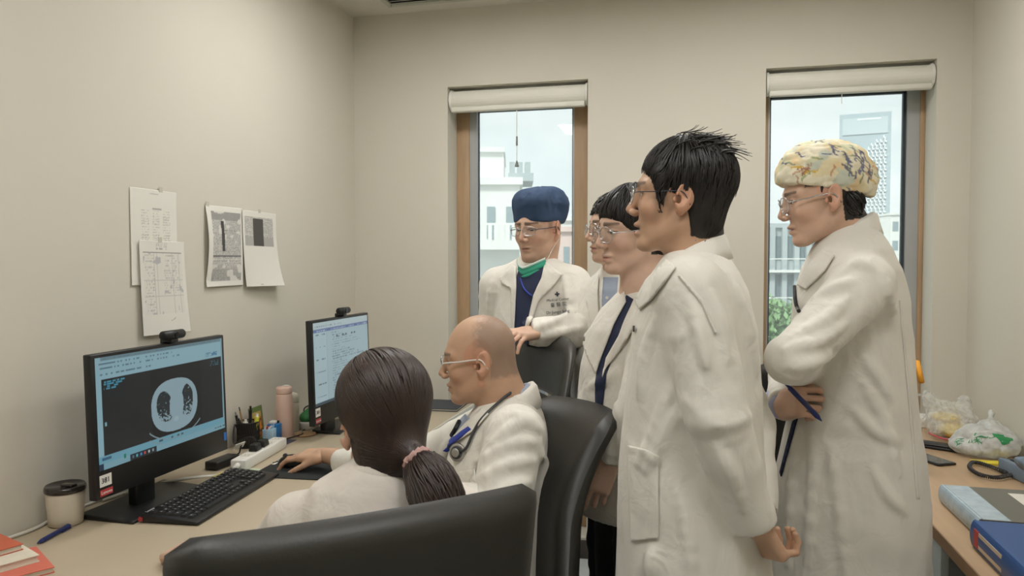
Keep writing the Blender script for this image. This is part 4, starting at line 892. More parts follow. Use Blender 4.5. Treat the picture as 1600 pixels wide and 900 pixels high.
for i, p in enumerate(cl):
    tg = nrm(cl[min(i+1,419)]-cl[max(i-1,0)]); sd_ = nrm(np.cross(tg,[0,0,1])); a = i*2*math.pi/6.0; co.append(p+0.0055*(math.cos(a)*sd_+math.sin(a)*np.array([0,0,1])))
tag(MB().tube(co,0.0022,5).obj('coiled_cord', mat('cord_dark', srgb(56,56,58), 0.5), smooth=True), 'dark coiled telephone cord looped on the right desk', 'cord')
# binders
def binder(label, A, B, h, wdt, m_cov_, m_sp, z, extras):
    """A,B: near-end points of the spine on the top edge (far, near); the covers run to the right of the spine"""
    A = np.array(A[:2]); B = np.array(B[:2]); d = nrm(B-A); an = math.atan2(d[1], d[0]); L = np.linalg.norm(B-A)
    t = thing('ring_binder', label, 'binder', (A[0],A[1],z), an, 'ring binders')       # local x along the spine, local +y to the right side
    s = 1
    MB().b(0,L,0.004,wdt,0,0.003).obj('cover', m_cov_, t); MB().b(0,L,0.004,wdt,h-0.003,h).obj('cover', m_cov_, t)
    n = 10; v = []
    for x in (0,L):
        for k in range(n+1):
            a = math.pi*k/n; v.append((x, 0.010-0.010*math.sin(a), h/2-h/2*math.cos(a)))
    MB().add(v,[(k,k+1,n+2+k,n+1+k) for k in range(n)]).obj('spine', m_sp, t).modifiers.new('thick','SOLIDIFY').thickness = 0.003
    MB().b(0.004,L-0.004,0.02,wdt-0.01,0.004,h*0.62).obj('paper_block', m_page, t)
    extras(t, L, h, wdt); return t
m_bgrey = mat('binder_grey', srgb(104,104,96), 0.4, var=0.04); m_bsp = mat('binder_foil', srgb(178,196,206), 0.25, var=0.1, vscale=30); m_bblue = mat('binder_blue', srgb(44,82,138), 0.4, var=0.05)
def ex1(t, L, h, w):
    MB().b(L*0.15,L*0.55,0.16,0.245,h,h+0.0008).obj('cover_label', m_dedge, t); MB().b(0,L,0.012,0.075,h-0.0005,h+0.0012).obj('foil_band', m_bsp, t)
    for k in range(6): MB().b(L*(0.16+0.12*k),L*(0.22+0.12*k),-0.0025,0.0012,h*0.28,h*0.62).obj('spine_mark', m_gcab, t)
def ex2(t, L, h, w):
    MB().b(L*0.06,L*0.46,-0.0025,0.0012,h*0.20,h*0.80).obj('spine_label', mat('buff_label', srgb(206,186,160), 0.6), t); MB().b(L*0.06,L*0.13,-0.003,0.0012,h*0.18,h*0.82).obj('red_flash', m_red, t)
    for y in (0.16,0.30): MB().b(L*0.36,L*0.395,y,y+0.07,h,h+0.003).obj('rivet_plate', m_steel, t, bevel=0.001)
    MB().tube([(L*0.78,-0.003,h*0.5),(L*0.78,0.001,h*0.5)],0.012,16).obj('finger_hole', m_steel, t); MB().b(L*0.02,L*0.42,w-0.16,w-0.05,h+0.0002,h+0.001).obj('cover_label', m_dedge, t)
zb = DZ+0.05
binder('grey ring binder with a foil spine on the right desk', onz(1468,758,zb), onz(1528,812,zb), 0.05, 0.31, m_bgrey, m_bsp, rd, ex1)
zb = DZ+0.07
binder('thick blue lever-arch binder nearest the camera on the right desk', onz(1518,810,zb), onz(1640,925,zb), 0.065, 0.27, m_bblue, m_bblue, rd, ex2)

# ================================================================== people
m_skin = mat('skin', (1,1,1,1), 0.5, var=0.05, vscale=30, attr=True, sss=0.12, bump=0.02, bscale=300)
def cloth(name, col):
    m = mat(name, col, 0.85, var=0.02, vscale=5, sheen=0.08); nt = m.node_tree; L = nt.links.new; bs = nt.nodes['Principled BSDF']
    tc = nt.nodes.new('ShaderNodeTexCoord'); prev = None
    for sc_, st, dist, strength, w in ((7,(1,1,0.45),1.2,0.55,0.02),(16,(1,1,0.8),1.5,0.40,0.01),(420,(1,1,1),0.0,0.08,0.002)):
        mp = nt.nodes.new('ShaderNodeMapping'); mp.inputs['Scale'].default_value = st; L(tc.outputs['Object'], mp.inputs[0])
        nz = nt.nodes.new('ShaderNodeTexNoise'); nz.inputs['Scale'].default_value = sc_; nz.inputs['Detail'].default_value = 2.5; nz.inputs['Distortion'].default_value = dist; L(mp.outputs[0], nz.inputs[0])
        bp = nt.nodes.new('ShaderNodeBump'); bp.inputs['Strength'].default_value = strength; bp.inputs['Distance'].default_value = w; L(nz.outputs['Fac'], bp.inputs['Height'])
        if prev is not None: L(prev.outputs[0], bp.inputs['Normal'])
        prev = bp
    L(prev.outputs[0], bs.inputs['Normal']); return m
m_coat = cloth('white_coat_cotton', srgb(226,222,212)); m_coat2 = cloth('cream_coat_cotton', srgb(214,206,196))
m_navy_s = mat('navy_scrubs', srgb(38,46,72), 0.85, var=0.06, vscale=12, bump=0.12, bscale=40)
m_dark_t = mat('black_trousers', srgb(30,30,34), 0.8, var=0.06, bump=0.1, bscale=30)
m_shirt = mat('blue_shirt', srgb(150,160,178), 0.8, var=0.05, bump=0.08, bscale=60)
m_lav = mat('lavender_cuff', srgb(176,176,204), 0.8, var=0.05)
m_hair = mat('black_hair', srgb(30,26,24), 0.42, var=0.25, vscale=90, stretch=(1,1,0.2), spec=0.5)
m_hair2 = mat('dark_brown_hair', srgb(50,35,29), 0.40, var=0.30, vscale=90, stretch=(1,1,0.2), spec=0.5)
m_shoe = mat('black_shoe', srgb(24,24,24), 0.4)
m_frame_s = mat('silver_frame', srgb(190,190,190), 0.25, metal=0.9, var=0.02); m_frame_d = mat('dark_frame', srgb(50,56,72), 0.35, var=0.02); m_frame_w = mat('pale_temple', srgb(214,210,204), 0.35, var=0.02)
m_lens = glass('spectacle_lens', (0.98,0.985,0.985,1), refl=0.07)
m_eye = mat('eyeball', (1,1,1,1), 0.2, var=0.0, attr=True)
m_btn = mat('button_dark', srgb(60,56,52), 0.4)

def rib(P, s): return 1-2*np.abs(vnoise(P*s))
def loft(secs, zb, amp=0.006, seed=0.0, scale=1.0):
    """secs: rows of (point, half width across, half depth, heading) from the neck down; returns distance function"""
    S = sorted([(p[2],p[0],p[1],a,b,hd) for p,a,b,hd in secs]); Z = np.array([s[0] for s in S]); T = np.array([s[1:] for s in S])
    zt = Z[-1]; off = np.array([seed*3.1, seed*1.7, seed])
    def f(P):
        z = P[:,2]; g = [np.interp(z, Z, T[:,k]) for k in range(5)]
        c, s = np.cos(g[4]), np.sin(g[4]); x = P[:,0]-g[0]; y = P[:,1]-g[1]
        u = x*c+y*s; w = -x*s+y*c; a, b = g[2], g[3]
        k0 = np.sqrt((u/b)**2+(w/a)**2)+1e-9; k1 = np.sqrt((u/b**2)**2+(w/a**2)**2)+1e-9; d = k0*(k0-1)/k1
        if amp:
            low = np.clip((zt-z)/0.5, 0.25, 1.6); q = P*np.array([1,1,0.30])+off
            d = d-amp*low*(0.7*rib(q,9*scale)+0.35*rib(q+3,19*scale))-amp*0.5*rib(P+off,14)
        d = np.maximum(d, zb-z); return np.maximum(d, z-zt-0.004)*0.85
    return f
def sleeve(pts, rad, amp=0.006, seed=0.0, cuff=True):
    pts = [np.array(p, float) for p in pts]; cum = np.concatenate([[0], np.cumsum([np.linalg.norm(pts[i+1]-pts[i]) for i in range(len(pts)-1)])])
    def f(P):
        best = np.full(len(P), 1e3); S = np.zeros(len(P))
        for i in range(len(pts)-1):
            a = pts[i]; ba = pts[i+1]-a; t = np.clip((P-a)@ba/(ba@ba), 0, 1)
            d = np.sqrt(((P-a-t[:,None]*ba)**2).sum(1))-(rad[i]+(rad[i+1]-rad[i])*t); m = d < best
            S = np.where(m, cum[i]+t*(cum[i+1]-cum[i]), S); best = smin(best, d, 0.006)
        if amp:
            S = (P-pts[0])@nrm(pts[-1]-pts[0]) if len(pts) == 3 and (nrm(pts[1]-pts[0])@nrm(pts[2]-pts[1])) > 0.6 else S
            q = np.stack([S*17+seed, P[:,0]*5+P[:,2]*3.5, P[:,1]*5-P[:,2]*3.5],1)
            bend = 0.6+0.9*np.exp(-((S-cum[min(1,len(cum)-1)])/0.09)**2)+0.3*(S/cum[-1])
            best = best-amp*bend*(0.75*(1-2*np.abs(vnoise(q)))+0.35*(1-2*np.abs(vnoise(q*2.1+7))))
        if cuff:
            n = nrm(pts[-1]-pts[-2]); best = np.maximum(best, (P-pts[-1])@n)
        return best*0.9
    return f
def bbox(pts, m): A = np.array(pts); return A.min(0)-m, A.max(0)+m
def ray_hit(f, px, py, near=0.8, far=4.0, n=70):
    px = np.asarray(px, float); py = np.asarray(py, float); D = FW+RT*((px-800)/FPX)[:,None]-UP*((py-450)/FPX)[:,None]; ln = np.linalg.norm(D,axis=1); D = D/ln[:,None]; t = np.full(len(px), near); dn = np.full(len(px), 9.0)
    for _ in range(n): d = f(CAM+D*t[:,None]); t = np.minimum(t+np.clip(d*0.8,-0.05,0.3), far); dn = d
    return CAM+D*t[:,None], np.abs(dn) < 0.02
def patch(name, poly, f, m, parent, off=0.003, step=3.0, thick=0.003, world_f=None, smoothpoly=True, near=0.8):
    """cloth piece lying on a garment: outline seen at poly, projected on to the surface f, given thickness"""
    from mathutils.geometry import delaunay_2d_cdt
    P = []
    k = len(poly)
    for i in range(k):
        a = np.array(poly[i], float); b = np.array(poly[(i+1)%k], float); n = max(1, int(np.linalg.norm(b-a)/step))
        for j in range(n): P.append(a+(b-a)*j/n)
    ne = len(P); A = np.array(poly, float); x0, y0 = A.min(0); x1, y1 = A.max(0)
    E = [(i,(i+1)%ne) for i in range(ne)]
    gx, gy = np.meshgrid(np.arange(x0+step/2,x1,step), np.arange(y0+step/2,y1,step)); G = np.stack([gx.ravel(),gy.ravel()],1)
    ins = np.zeros(len(G), bool); Q = np.array(P)
    for i in range(ne):
        (ax,ay),(bx,by) = Q[i], Q[(i+1)%ne]; c = (ay > G[:,1]) != (by > G[:,1]); xx = ax+(G[:,1]-ay)*(bx-ax)/(by-ay+1e-12); ins ^= c&(G[:,0] < xx)
    G = G[ins]
    if len(G): dm = np.sqrt(((G[:,None]-Q[None])**2).sum(2)).min(1); G = G[dm > step*0.5]
    allp = np.vstack([Q,G]) if len(G) else Q
    r = delaunay_2d_cdt([Vector((float(p[0]),-float(p[1]))) for p in allp], E, [], 1, 1e-4)
    V2 = np.array([(v.x,-v.y) for v in r[0]]); F = [tuple(q) for q in r[2]]
    V, ok = ray_hit(f, V2[:,0], V2[:,1], near); N = grad(f, V, 0.004); V = V+N*off; F = [q for q in F if all(ok[i] for i in q)]
    if not F: print('patch empty', name); return None
    par = list(range(len(V)))
    def fd(i):
        while par[i] != i: par[i] = par[par[i]]; i = par[i]
        return i
    for q in F:
        for z_ in q[1:]: par[fd(q[0])] = fd(z_)
    cnt = {}
    for q in F: cnt[fd(q[0])] = cnt.get(fd(q[0]),0)+1
    bg = max(cnt, key=cnt.get); F = [q for q in F if fd(q[0]) == bg]; us = sorted({i_ for q in F for i_ in q}); ix = {o_:n_ for n_,o_ in enumerate(us)}; V = V[us]; F = [tuple(ix[i_] for i_ in q) for q in F]
    o = mesh_obj(name, V, F, m, parent, smooth=True, world=True)
    md = o.modifiers.new('thick','SOLIDIFY'); md.thickness = thick; md.offset = 1.0; return o
def drape(f, pxs, n, off, near=0.8):
    s = spline([(a,b,0) for a,b in pxs], n); V, ok = ray_hit(f, s[:,0], s[:,1], near); return (V+grad(f,V,0.004)*off)[ok]
def collar(parent, nc, hd, rl, rf, m, th=2.2, h=0.038, fall=0.045, drop=0.05, lean=0.0, name='collar'):
    fwd = np.array([math.cos(hd), math.sin(hd), 0]); lat = np.array([-math.sin(hd), math.cos(hd), 0]); V = []; nT = 30
    nc = nc-np.array([0,0,0.006]); prof = [(-0.004,0.0),(-0.007,h*0.5),(-0.008,h*0.85),(-0.002,h*0.95),(0.007,h*0.72),(0.014,h*0.72-fall*0.45),(0.021,h*0.72-fall*0.85)]
    for i in range(nT+1):
        a = -th+2*th*i/nT; q = (1-math.cos(a))/2
        for dr, dz in prof: V.append(nc-fwd*math.cos(a)*(rf+dr)+lat*math.sin(a)*(rl+dr)+np.array([0,0,dz*(1-0.25*q)-drop*q])+fwd*lean*q)
    k = len(prof); F = [(i*k+j,(i+1)*k+j,(i+1)*k+j+1,i*k+j+1) for i in range(nT) for j in range(k-1)]
    o = mesh_obj(name, V, F, m, parent, smooth=True, world=True); md = o.modifiers.new('thick','SOLIDIFY'); md.thickness = 0.003; md.offset = 0
    return o
# ---- heads
def head_ops(o):
    g = o.get; male = g('male', False); jw = g('jaw', 1.0); op = g('mouth', 0.0)
    L = [('u',ell((-0.008,0,0.032),(0.091,0.076,0.086)),0), ('u',ell((0.024,0,-0.012),(0.066,0.063*jw,0.082)),0.03),
         ('u',ell((0.034,0,-0.068),(0.048,0.049*jw,0.042)),0.025), ('u',ell((0.073,0,-0.103-op*0.5),(0.016,0.018,0.015)),0.022)]
    for s in (1,-1):
        L += [('u',rcone((-0.004,s*0.054*jw,-0.060),(0.058,s*0.020,-0.103-op*0.4),0.014,0.013),0.025), ('u',ell((0.054,s*0.040,-0.030),(0.026,0.022,0.021)),0.02),
              ('u',rcone((0.083,s*0.012,0.022),(0.066,s*0.050,0.019),0.009,0.008),0.015)]
    for s in (1,-1): L += [('s',ell((0.100,s*0.031,0.0),(0.020,0.021,0.012)),0.013)]
    for s in (1,-1): L += [('u',ell((0.0715,s*0.031,-0.001),(0.0140,0.0155,0.0130)),0.005), ('s',ell((0.088,s*0.0315,-0.0015),(0.012,0.0135,g('eye',0.0040))),0.0015)]
    L += [('u',rcone((0.090,0,0.008),(0.1075,0,-0.032),0.0062,0.0095),0.012)]
    for s in (1,-1): L += [('u',ell((0.098,s*0.0125,-0.039),(0.010,0.0075,0.0075)),0.006)]
    for s in (1,-1): L += [('s',ell((0.104,s*0.0068,-0.0465),(0.005,0.003,0.003)),0.003)]
    L += [('u',ell((0.0835,0,-0.0645),(0.0135,0.023,0.0070)),0.008), ('u',ell((0.0818,0,-0.0785-op),(0.0130,0.019,0.0072)),0.008), ('s',ell((0.0965,0,-0.0712-op*0.5),(0.018,0.021,0.0012+op*0.5)),0.002)]
    Re = rotm(0,-0.22,0)
    for s in (1,-1):
        Rs = rotm(s*0.42,-0.22,0)
        L += [('u',ell((-0.014,s*0.081,-0.006),(0.0205,0.0075,0.0335),Rs),0.003), ('u',ell((-0.006,s*0.0775,-0.034),(0.0095,0.006,0.011)),0.005), ('s',ell((-0.010,s*0.0905,-0.002),(0.0135,0.0085,0.0235),Rs),0.003), ('s',ell((0.000,s*0.083,-0.012),(0.007,0.010,0.009)),0.003), ('u',ell((0.0065,s*0.0775,-0.012),(0.0045,0.004,0.007)),0.003)]
    return L
SK = dict(light=(204,168,144), warm=(196,158,130), pale=(208,174,152), tan=(188,146,118))
def head_colour(Q, o):
    C = np.tile(c3(*SK[o.get('skin','warm')]), (len(Q),1)).astype(float); x,y,z = Q.T; ay = np.abs(y)
    def mix(m, c, k=1.0): m = np.clip(m,0,1)[:,None]*k; C[:] = C*(1-m)+np.array(c)*m
    base = c3(*SK[o.get('skin','warm')])
    mix(np.exp(-(((x-0.06)/0.03)**2+((ay-0.045)/0.02)**2+((z+0.035)/0.022)**2)), base*np.array([1.05,0.86,0.84]), 0.6)
    mix((ay > 0.072)*1.0, base*np.array([1.04,0.84,0.80]), 0.7); mix(np.exp(-(((x-0.107)/0.012)**2+(ay/0.014)**2+((z+0.034)/0.014)**2)), base*np.array([1.02,0.84,0.82]), 0.5)
    op = o.get('mouth',0.0); lip = np.clip(1.6*(1-(ay/0.0225)**2-((z+0.0722+op*0.5)/(0.0120+op*0.9))**2),0,1)*(x > 0.075); mix(lip, c3(*o.get('lips',(172,112,102))), 0.6)
    if op > 0: mix((ay < 0.018)*(x > 0.06)*(x < 0.091)*(np.abs(z+0.0712+op*0.5) < op*0.55), c3(80,40,40))
    eo = ((ay-0.0315)/0.0160)**2+((z+0.0012)/0.0050)**2; mix(((eo < 1.35)&(z > -0.0005)&(x > 0.07))*1.0, c3(46,34,30), 0.85); mix(((eo < 1.25)&(z <= -0.0005)&(x > 0.07))*1.0, c3(120,84,68), 0.5)
    d = rcone((0.0925,0.013,0.0215),(0.0735,0.0545,0.0225),0.0062,0.0036)(np.stack([x,ay,z],1)); mix(np.clip(-d/0.002+0.5,0,1), c3(60,48,42), o.get('brow',0.75))
    if 'stubble' in o:   # cropped hair: colour of the scalp itself
        n = vnoise(Q*190)*0.22; ear = np.clip(1.4-np.sqrt(((x+0.010)/0.022)**2+((z+0.010)/0.036)**2),0,1)*5*(ay > 0.066); sb = o['stubble'](x,ay,z); lim = (sb+n*np.clip(sb*4,0,1))*np.clip(1-ear,0,1); mix(np.clip(lim*1.2,0,0.55), c3(112,100,90))
    if 'under' in o: mix(o['under'](x,ay,z)*(ay < 0.0705)*1.0, c3(34,28,26))
    return C
# ---- hands
def hand_ops(curl, spread=0.06, thumb=(0.5,0.6), s=1.0, side=1, fold=None):
    """x along the fingers, y to the thumb, z out of the back of the hand; curl: per-finger (knuckle, middle, tip) bends"""
    L = [('u',rbox((0.046,0,0),(0.048,0.040,0.0135),0.012),0), ('u',rcone((-0.045,0,0.0),(0.012,0,0),0.024,0.024),0.02), ('u',ell((0.030,0.022,-0.008),(0.032,0.018,0.015)),0.012)]
    ys = [0.0295,0.0100,-0.0100,-0.0285]; ln = [(0.043,0.025,0.021),(0.048,0.029,0.022),(0.044,0.027,0.021),(0.034,0.020,0.018)]
    for k in range(4):
        c = curl[k] if hasattr(curl[0],'__len__') else curl; p = np.array([0.088-0.004*abs(k-1), ys[k], 0.0]); a = 0.0; yw = spread*(1.5-k); r = 0.0088-0.0004*k
        for j in range(3):
            a += c[j]; q = p+ln[k][j]*np.array([math.cos(a)*math.cos(yw), math.sin(yw), -math.sin(a)]); r2 = r*0.90
            L.append(('u',rcone(p,q,r,r2),0.006 if j == 0 else 0.002)); L.append(('u',ell(tuple(q),(r2*1.05,)*3),0.001)); p = q; r = r2
    p = np.array([0.020,0.030,-0.004]); b, c = thumb
    d1 = nrm([math.cos(b)*1.0, math.sin(b), -0.35]); q = p+0.042*d1; L.append(('u',rcone(p,q,0.013,0.0105),0.010))
    d2 = nrm([math.cos(b-c*0.5), math.sin(b-c*0.5), -0.35-0.2*c]); q2 = q+0.031*d2; L.append(('u',rcone(q,q2,0.0102,0.0092),0.003))
    d3 = nrm([math.cos(b-c), math.sin(b-c), -0.35-0.35*c]); q3 = q2+0.024*d3; L.append(('u',rcone(q2,q3,0.0092,0.0072),0.002))
    f = comb(L)
    return (lambda P: f((P*np.array([1,side,1]))/s)*s)
def hand_mesh(wrist, xdir, back, curl, side=1, s=0.95, skin='warm', hh=0.0026, **k):
    x = nrm(xdir); z = np.array(back, float); z = nrm(z-x*(z@x)); y = np.cross(z,x); R = np.stack([x,y,z],1)
    f = local(hand_ops(curl, side=side, **k), wrist, R, s); tip = np.array(wrist)+x*0.09*s
    P, F = polygonize(f, tip-0.135, tip+0.135, hh, 1); Q = ((P-np.array(wrist))@R)/s
    C = np.tile(c3(*SK[skin]), (len(P),1)); k_ = np.clip((Q[:,0]-0.075)/0.09,0,1)[:,None]*0.5; C = C*(1-k_)+C*np.array([1.06,0.86,0.82])*k_
    return P, F, C, f
# ---- hair
def locks(name, f, roots, field, length, m, parent, nseg=7, w=0.004, h=0.003, lift=0.006, tipout=0.0, jitter=0.25, seed=1, wtip=0.12):
    R = np.random.RandomState(seed); N = len(roots); P = roots.copy(); seg = np.array(length)/nseg; pts = [P]; nor = [grad(f,P,0.004)]
    rj = R.randn(N,3)*jitter
    for k in range(nseg):
        n = nor[-1]; t = (k+1)/nseg; d = field(P,t)+rj*(0.4+t); d = d-n*((d*n).sum(1)-tipout*t*t)[:,None]; d = d/(np.linalg.norm(d,axis=1)[:,None]+1e-9)
        P = P+d*seg[:,None]; dd = f(P); tgt = lift*(1-0.3*t); P = P-(np.where(dd < tgt, dd-tgt, 0.35*(1-min(1,tipout*1.5*t))*(dd-tgt)))[:,None]*grad(f,P,0.004)
        pts.append(P); nor.append(grad(f,P,0.004))
    wv = w*(0.6+0.8*R.rand(N)); V = []; 
    for k in range(nseg+1):
        t = k/nseg; tg = pts[min(k+1,nseg)]-pts[max(k-1,0)]; tg = tg/(np.linalg.norm(tg,axis=1)[:,None]+1e-9); sd = np.cross(tg,nor[k]); sd = sd/(np.linalg.norm(sd,axis=1)[:,None]+1e-9)
        ww = (wv*(math.sin(math.pi*min(0.5,0.15+t*0.6))*(1-t**2.5)+wtip*t))[:,None]; n2 = np.cross(sd,tg); n2 *= np.sign((n2*nor[k]).sum(1))[:,None]
        V += [pts[k]-sd*ww-n2*h*0.4, pts[k]+n2*h*(1-0.7*t), pts[k]+sd*ww-n2*h*0.4]
    V = np.stack(V,0); A = V.reshape(nseg+1,3,N,3).transpose(2,0,1,3).reshape(-1,3); base = (np.arange(N)*3*(nseg+1))[:,None]; F = []
    for k in range(nseg):
        for j in range(3): a,b = k*3+j, k*3+(j+1)%3; F.append(base+np.array([[a,b,b+3,a+3]]))
    return mesh_obj(name, A, np.vstack(F), m, parent, smooth=True, world=True)
def scatter(f, c, R, s, n, mask, seed):
    rs = np.random.RandomState(seed); q = rs.randn(n*3,3); q /= np.linalg.norm(q,axis=1)[:,None]; P = (q*0.11)@R.T*s+c; P = onto(f,P,0.0,8); Q = ((P-c)@R)/s; ok = mask(Q)&(np.abs(f(P)) < 0.004)
    return P[ok][:n], Q[ok][:n]

class Person:
    def __init__(self, label, base, hpos, hyaw, hpitch, hroll, hs, opts, heading):
        self.t = tag(empty('person', (base[0],base[1],0.0)), label, 'person', 'doctors in white coats'); self.o = opts; self.c = np.array(hpos); self.R = rotm(math.radians(hyaw), math.radians(hpitch), math.radians(hroll)); self.s = hs
        self.hd = math.radians(heading); self.V = []; self.F = []; self.C = []; self.n = 0; self.skin = opts.get('skin','warm')
    def L(self, p): return self.c+self.R@(np.array(p, float)*self.s)
    def put(self, P, F, C): self.V.append(P); self.F.append(np.asarray(F)+self.n); self.C.append(C); self.n += len(P)
    def head(self, neck, nr=0.055, chest=None):
        f0 = local(comb(head_ops(self.o)), self.c, self.R, self.s); neck = np.array(neck, float); a = self.L((-0.022,0,-0.055)); self.neck = neck
        ops = [('u',f0,0), ('u',rcone(a,neck,nr*self.s,nr*1.04),0.03), ('u',rcone(self.L((-0.045,0,-0.03)),neck+0.3*(a-neck)-0.015*np.array([math.cos(self.hd),math.sin(self.hd),0]),nr*0.8*self.s,nr*0.95),0.03)]
        if chest is not None: ops.append(('u',rcone(neck,chest,nr*1.1,nr*1.25),0.05))
        f = comb(ops); self.fh = f; lo, hi = bbox([self.L((0.13,0,0)),self.L((-0.13,0,0)),self.L((0,0.1,0)),self.L((0,-0.1,0)),self.L((0,0,0.13)),self.L((0,0,-0.13)),neck,neck if chest is None else chest], 0.03)
        lo[2] = min(neck[2],(neck if chest is None else chest)[2])-0.06; h = 0.0027
        lo2, hi2 = bbox([neck+np.array([s1*0.09,s2*0.09,0]) for s1 in (-1,1) for s2 in (-1,1)],0.0); lo = np.minimum(lo,[lo2[0],lo2[1],lo[2]]); hi = np.maximum(hi,[hi2[0],hi2[1],hi[2]])
        P, F = polygonize(f, lo, hi, h); Q = ((P-self.c)@self.R)/self.s; self.put(P,F,head_colour(Q,self.o))
        return self
    def eyes(self, gaze=(1,0,-0.12)):
        for s in (1,-1):
            n, k = 20, 14; V = []; C = []; g = nrm(gaze); cc = self.L((0.0718,s*0.031,-0.001)); r = 0.0128*self.s
            for i in range(k+1):
                for j in range(n):
                    d = np.array([math.cos(math.pi*i/k), math.sin(math.pi*i/k)*math.cos(2*math.pi*j/n), math.sin(math.pi*i/k)*math.sin(2*math.pi*j/n)]); V.append(cc+self.R@(d*r*np.array([1,1.1,0.95]))); q = math.acos(max(-1,min(1,d@g)))
                    C.append(c3(20,14,12) if q < 0.22 else (c3(40,26,20) if q < 0.60 else c3(214,206,198)))
            F = [(i*n+j,(i+1)*n+j,(i+1)*n+(j+1)%n,i*n+(j+1)%n) for i in range(k) for j in range(n)]
            mesh_obj('eye', V, F, m_eye, self.t, smooth=True, world=True, cols=C)
        return self
    def hand(self, wrist, xdir, back, curl, side, **k):
        P, F, C, f = hand_mesh(wrist, xdir, back, curl, side, skin=self.skin, **k); self.put(P,F,C); return f
    def frame(self, prims):       # trunk and limbs under the clothes
        f = comb([('u',g,0.03) for g in prims[0]]); P, F = polygonize(f, prims[1], prims[2], 0.016, 0); self.put(P,F,np.tile(c3(*SK[self.skin]),(len(P),1)))
    def finish(self): return mesh_obj('body', np.vstack(self.V), np.vstack(self.F), m_skin, self.t, smooth=True, world=True, cols=np.vstack(self.C))
    def garment(self, name, f, lo, hi, h, m, cols=None, parent=None):
        P, F = polygonize(f, lo, hi, h, 1); return mesh_obj(name, P, F, m, parent or self.t, smooth=True, world=True, cols=None if cols is None else cols(P))
    def glasses(self, mf, mt, wx=0.0245, wz=0.0185, zc=-0.005, rim=0.0013, full=True, sq=2.6, temple_r=0.0017):
        g = empty('glasses', (0,0,0)); g.parent = self.t; g.location = Vector(self.L((0.1,0,0))-np.array(self.t.location)); x0 = 0.1055
        def ring(s, k=30):
            out = []
            for i in range(k+1):
                a = 2*math.pi*i/k; ca, sa = math.cos(a), math.sin(a); r = (abs(ca)**sq+abs(sa)**sq)**(-1/sq); y = 0.0325+wx*r*ca; out.append(self.L((x0-0.25*max(0,y-0.02)-4*max(0,y-0.035)**2, s*y, zc+wz*r*sa)))
            return out
        for s in (1,-1):
            rg = ring(s); MB().tube(rg if full else rg[:17], rim, 6, cap=not full).obj('rim', mf, g, smooth=True, world=True)
            c_ = np.mean(rg[:-1],axis=0); V = [c_]+rg[:-1]; o = mesh_obj('lens', V, [(0,i+1,(i+1)%30+1) for i in range(30)], m_lens, g, smooth=True, world=True); md = o.modifiers.new('thick','SOLIDIFY'); md.thickness = 0.0015
            hinge = rg[1]; pts = [hinge, self.L((0.085,s*0.0665,zc+0.006)), self.L((0.05,s*0.0755,zc+0.007)), self.L((0.005,s*0.0835,zc+0.010)), self.L((-0.012,s*0.0835,zc+0.006)), self.L((-0.026,s*0.0815,zc-0.018))]
            MB().tube(spline(pts,18), temple_r, 6).obj('temple', mt, g, smooth=True, world=True)
        MB().tube(spline([ring(1)[15],self.L((0.1085,0.004,zc+0.008)),self.L((0.1085,-0.004,zc+0.008)),ring(-1)[15]],9), rim, 6).obj('bridge', mf, g, smooth=True, world=True)
        return g
def V3(*a): return np.array(a, float)
def legs(pp, hip, knees, feet, hd, m, shoe=m_shoe, r=(0.085,0.062,0.052), top=0.15, w=0.17):
    hip = np.array(hip); lat = V3(-math.sin(hd),math.cos(hd),0); fwd = V3(math.cos(hd),math.sin(hd),0); ops = [('u',ell(hip,(w,w*0.85,0.12)),0)]
    for s,k,ft in zip((1,-1),knees,feet):
        a = hip+lat*s*w*0.5-V3(0,0,0.02); ops += [('u',sleeve([a,k,np.array(ft)+V3(0,0,0.10)],[r[0],r[1],r[2]],0.006,s+3.0,True),0.04)]
    f = comb(ops); lo, hi = bbox([hip]+list(knees)+list(feet),0.2); lo[2] = max(lo[2],0.03); pp.garment('trousers', f, lo, hi, 0.014, m)
    for s,ft in zip((1,-1),feet):
        ft = np.array(ft); fs = comb([('u',rcone(ft+V3(0,0,0.05)-fwd*0.03,ft+fwd*0.15+V3(0,0,0.035),0.045,0.035),0),('i',plane(ft+V3(0,0,0.002),(0,0,-1)),0.004)])
        lo, hi = bbox([ft-fwd*0.1,ft+fwd*0.2],0.08); lo[2] = -0.01; hi[2] = 0.13; pp.garment('shoe', fs, lo, hi, 0.008, shoe)
    return f
rad = math.radians

